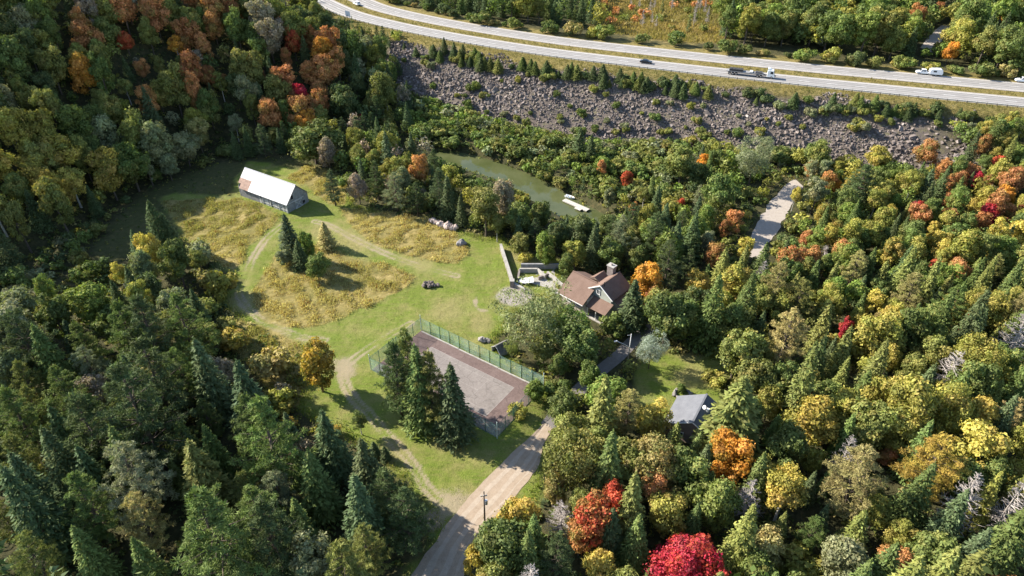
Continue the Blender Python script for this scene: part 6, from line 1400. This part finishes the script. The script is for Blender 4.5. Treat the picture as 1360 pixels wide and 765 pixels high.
us = np.where(inside(ux, uy, SHADE_FIELD), ur.uniform(.25, .6, len(ux)), ur.uniform(.5, 1.3, len(ux)))
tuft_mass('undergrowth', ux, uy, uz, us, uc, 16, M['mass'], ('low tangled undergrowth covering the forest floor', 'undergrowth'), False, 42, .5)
# tall hay
X, Y, Cc, Sz = [], [], [], []
for i, p in enumerate(HAY):
    mn, mx = p.min(0), p.max(0); n = int((mx - mn).prod() * 14); x, y = ur.uniform(mn[0], mx[0], n), ur.uniform(mn[1], mx[1], n); q = sd_poly(x, y, p) + .45 * wob(x, y, 2.2, 3 + i) > ur.exponential(.35, n) * ur.choice([-1, -1, 1], n)
    dm = np.full(n, 9.0)
    for L in TRACK: dm = np.minimum(dm, pl_dist(x, y, L)[0])
    q &= dm > 1.8; x, y = x[q], y[q]; g = wob(x, y, 1.5, 20 + i, 2); b2 = wob(x, y, 9, 25 + i)
    w = np.clip(.42 + .55 * b2 + (-.25 if i < 2 else 0) + (0.3 if i == 2 else .4 if i >= 4 else 0), 0, 1)[:, None]; gold = np.array([.45, .345, .135]); pale = np.array([.64, .54, .28]); grn = np.array([.21, .215, .06])
    c = np.where(ur.random((len(x), 1)) < .5, pale, gold) * (1 - w * .75) + grn * w * .75; rust = (ur.random((len(x), 1)) < .07); c = np.where(rust, np.array([.26, .12, .05]), c)
    X.append(x); Y.append(y); Cc.append(c); Sz.append(np.clip(.40 + .34 * g, .10, .95))
X, Y, Cc, Sz = map(np.concatenate, (X, Y, Cc, Sz)); tuft_mass('hay_grass', X, Y, terrain(X, Y), Sz, Cc, 3, M['straw'], ('tall uncut golden hay grass standing on the meadow', 'grass'), True, 43, .5)
# mown grass blades and weeds round the edges
n = 120000; x = ur.uniform(-70, 45, n); y = ur.uniform(62, 205, n); s = sd_poly(x, y, CLEAR); inh = np.zeros(n, bool)
for p in HAY: inh |= inside(x, y, p)
dm = np.full(n, 9.0)
for L in TRACK: dm = np.minimum(dm, pl_dist(x, y, L)[0])
k = ((s > 0) | inside(x, y, YARD) | inside(x, y, VERGE_PATCH)) & ~inh & (dm > 1.5 + ur.uniform(0, .7, n)) & (sd_poly(x, y, COURT) < -.3) & (on_road(x, y) < -.25) & (np.hypot(x - gp[0], y - gp[1]) > 4.2) & (pl_dist(x, y, DRIVE)[0] > 2.2)
x, y, s = x[k], y[k], s[k]; sz = np.where((s < 1.6) & (s > 0), ur.uniform(.3, .8, len(x)), ur.uniform(.08, .24, len(x))); b2 = np.clip(.5 + .6 * wob(x, y, 7, 30), 0, 1)[:, None]
c = np.array([.14, .20, .03]) * (1 - b2) + np.array([.24, .245, .06]) * b2; c = np.where(ur.random((len(x), 1)) < .18, np.array([.36, .31, .13]), c); tuft_mass('lawn_grass', x, y, terrain(x, y), sz, c, 3, M['straw'], ('short green lawn grass of the clearing', 'grass'), True, 44, .9)
# weeds on the verge, the median and the wetland
n = 22000; t = ur.uniform(0, cumH[-1], n); dd = np.where(ur.random(n) < .75, ur.uniform(-9, -1.4, n), ur.uniform(11.2, 15.8, n)); x = np.interp(t, cumH, HW[:, 0]) - np.interp(t, cumH, nrm[:, 1]) * dd; y = np.interp(t, cumH, HW[:, 1]) + np.interp(t, cumH, nrm[:, 0]) * dd
px, py, _ = project(np.stack([x, y, np.full(n, HWZ)], 1)); k = (px > -40) & (px < 1400) & (py > -30); x, y = x[k], y[k]
w = np.clip(.5 + .6 * wob(x, y, 8, 33), 0, 1)[:, None]; c = np.array([.24, .185, .07]) * (1 - w) + np.array([.11, .12, .035]) * w
tuft_mass('verge_weeds', x, y, terrain(x, y), ur.uniform(.3, .75, len(x)), c, 3, M['straw'], ('dry grass and weeds on the motorway verge and median', 'grass'), True, 45, .7)
mn, mx = WETLAND.min(0), WETLAND.max(0); n = 9000; x, y = ur.uniform(mn[0], mx[0], n), ur.uniform(mn[1], min(mx[1], 430), n); k = inside(x, y, WETLAND); x, y = x[k], y[k]
w = np.clip(.4 + .6 * wob(x, y, 12, 34), 0, 1)[:, None]; c = np.array([.34, .25, .095]) * (1 - w) + np.array([.15, .155, .05]) * w
tuft_mass('marsh_grass', x, y, terrain(x, y), ur.uniform(.7, 1.8, len(x)), c, 4, M['straw'], ('golden marsh grass in the wet clearing beyond the motorway', 'grass'), True, 46, .8)
print('PLACED', len(placed))
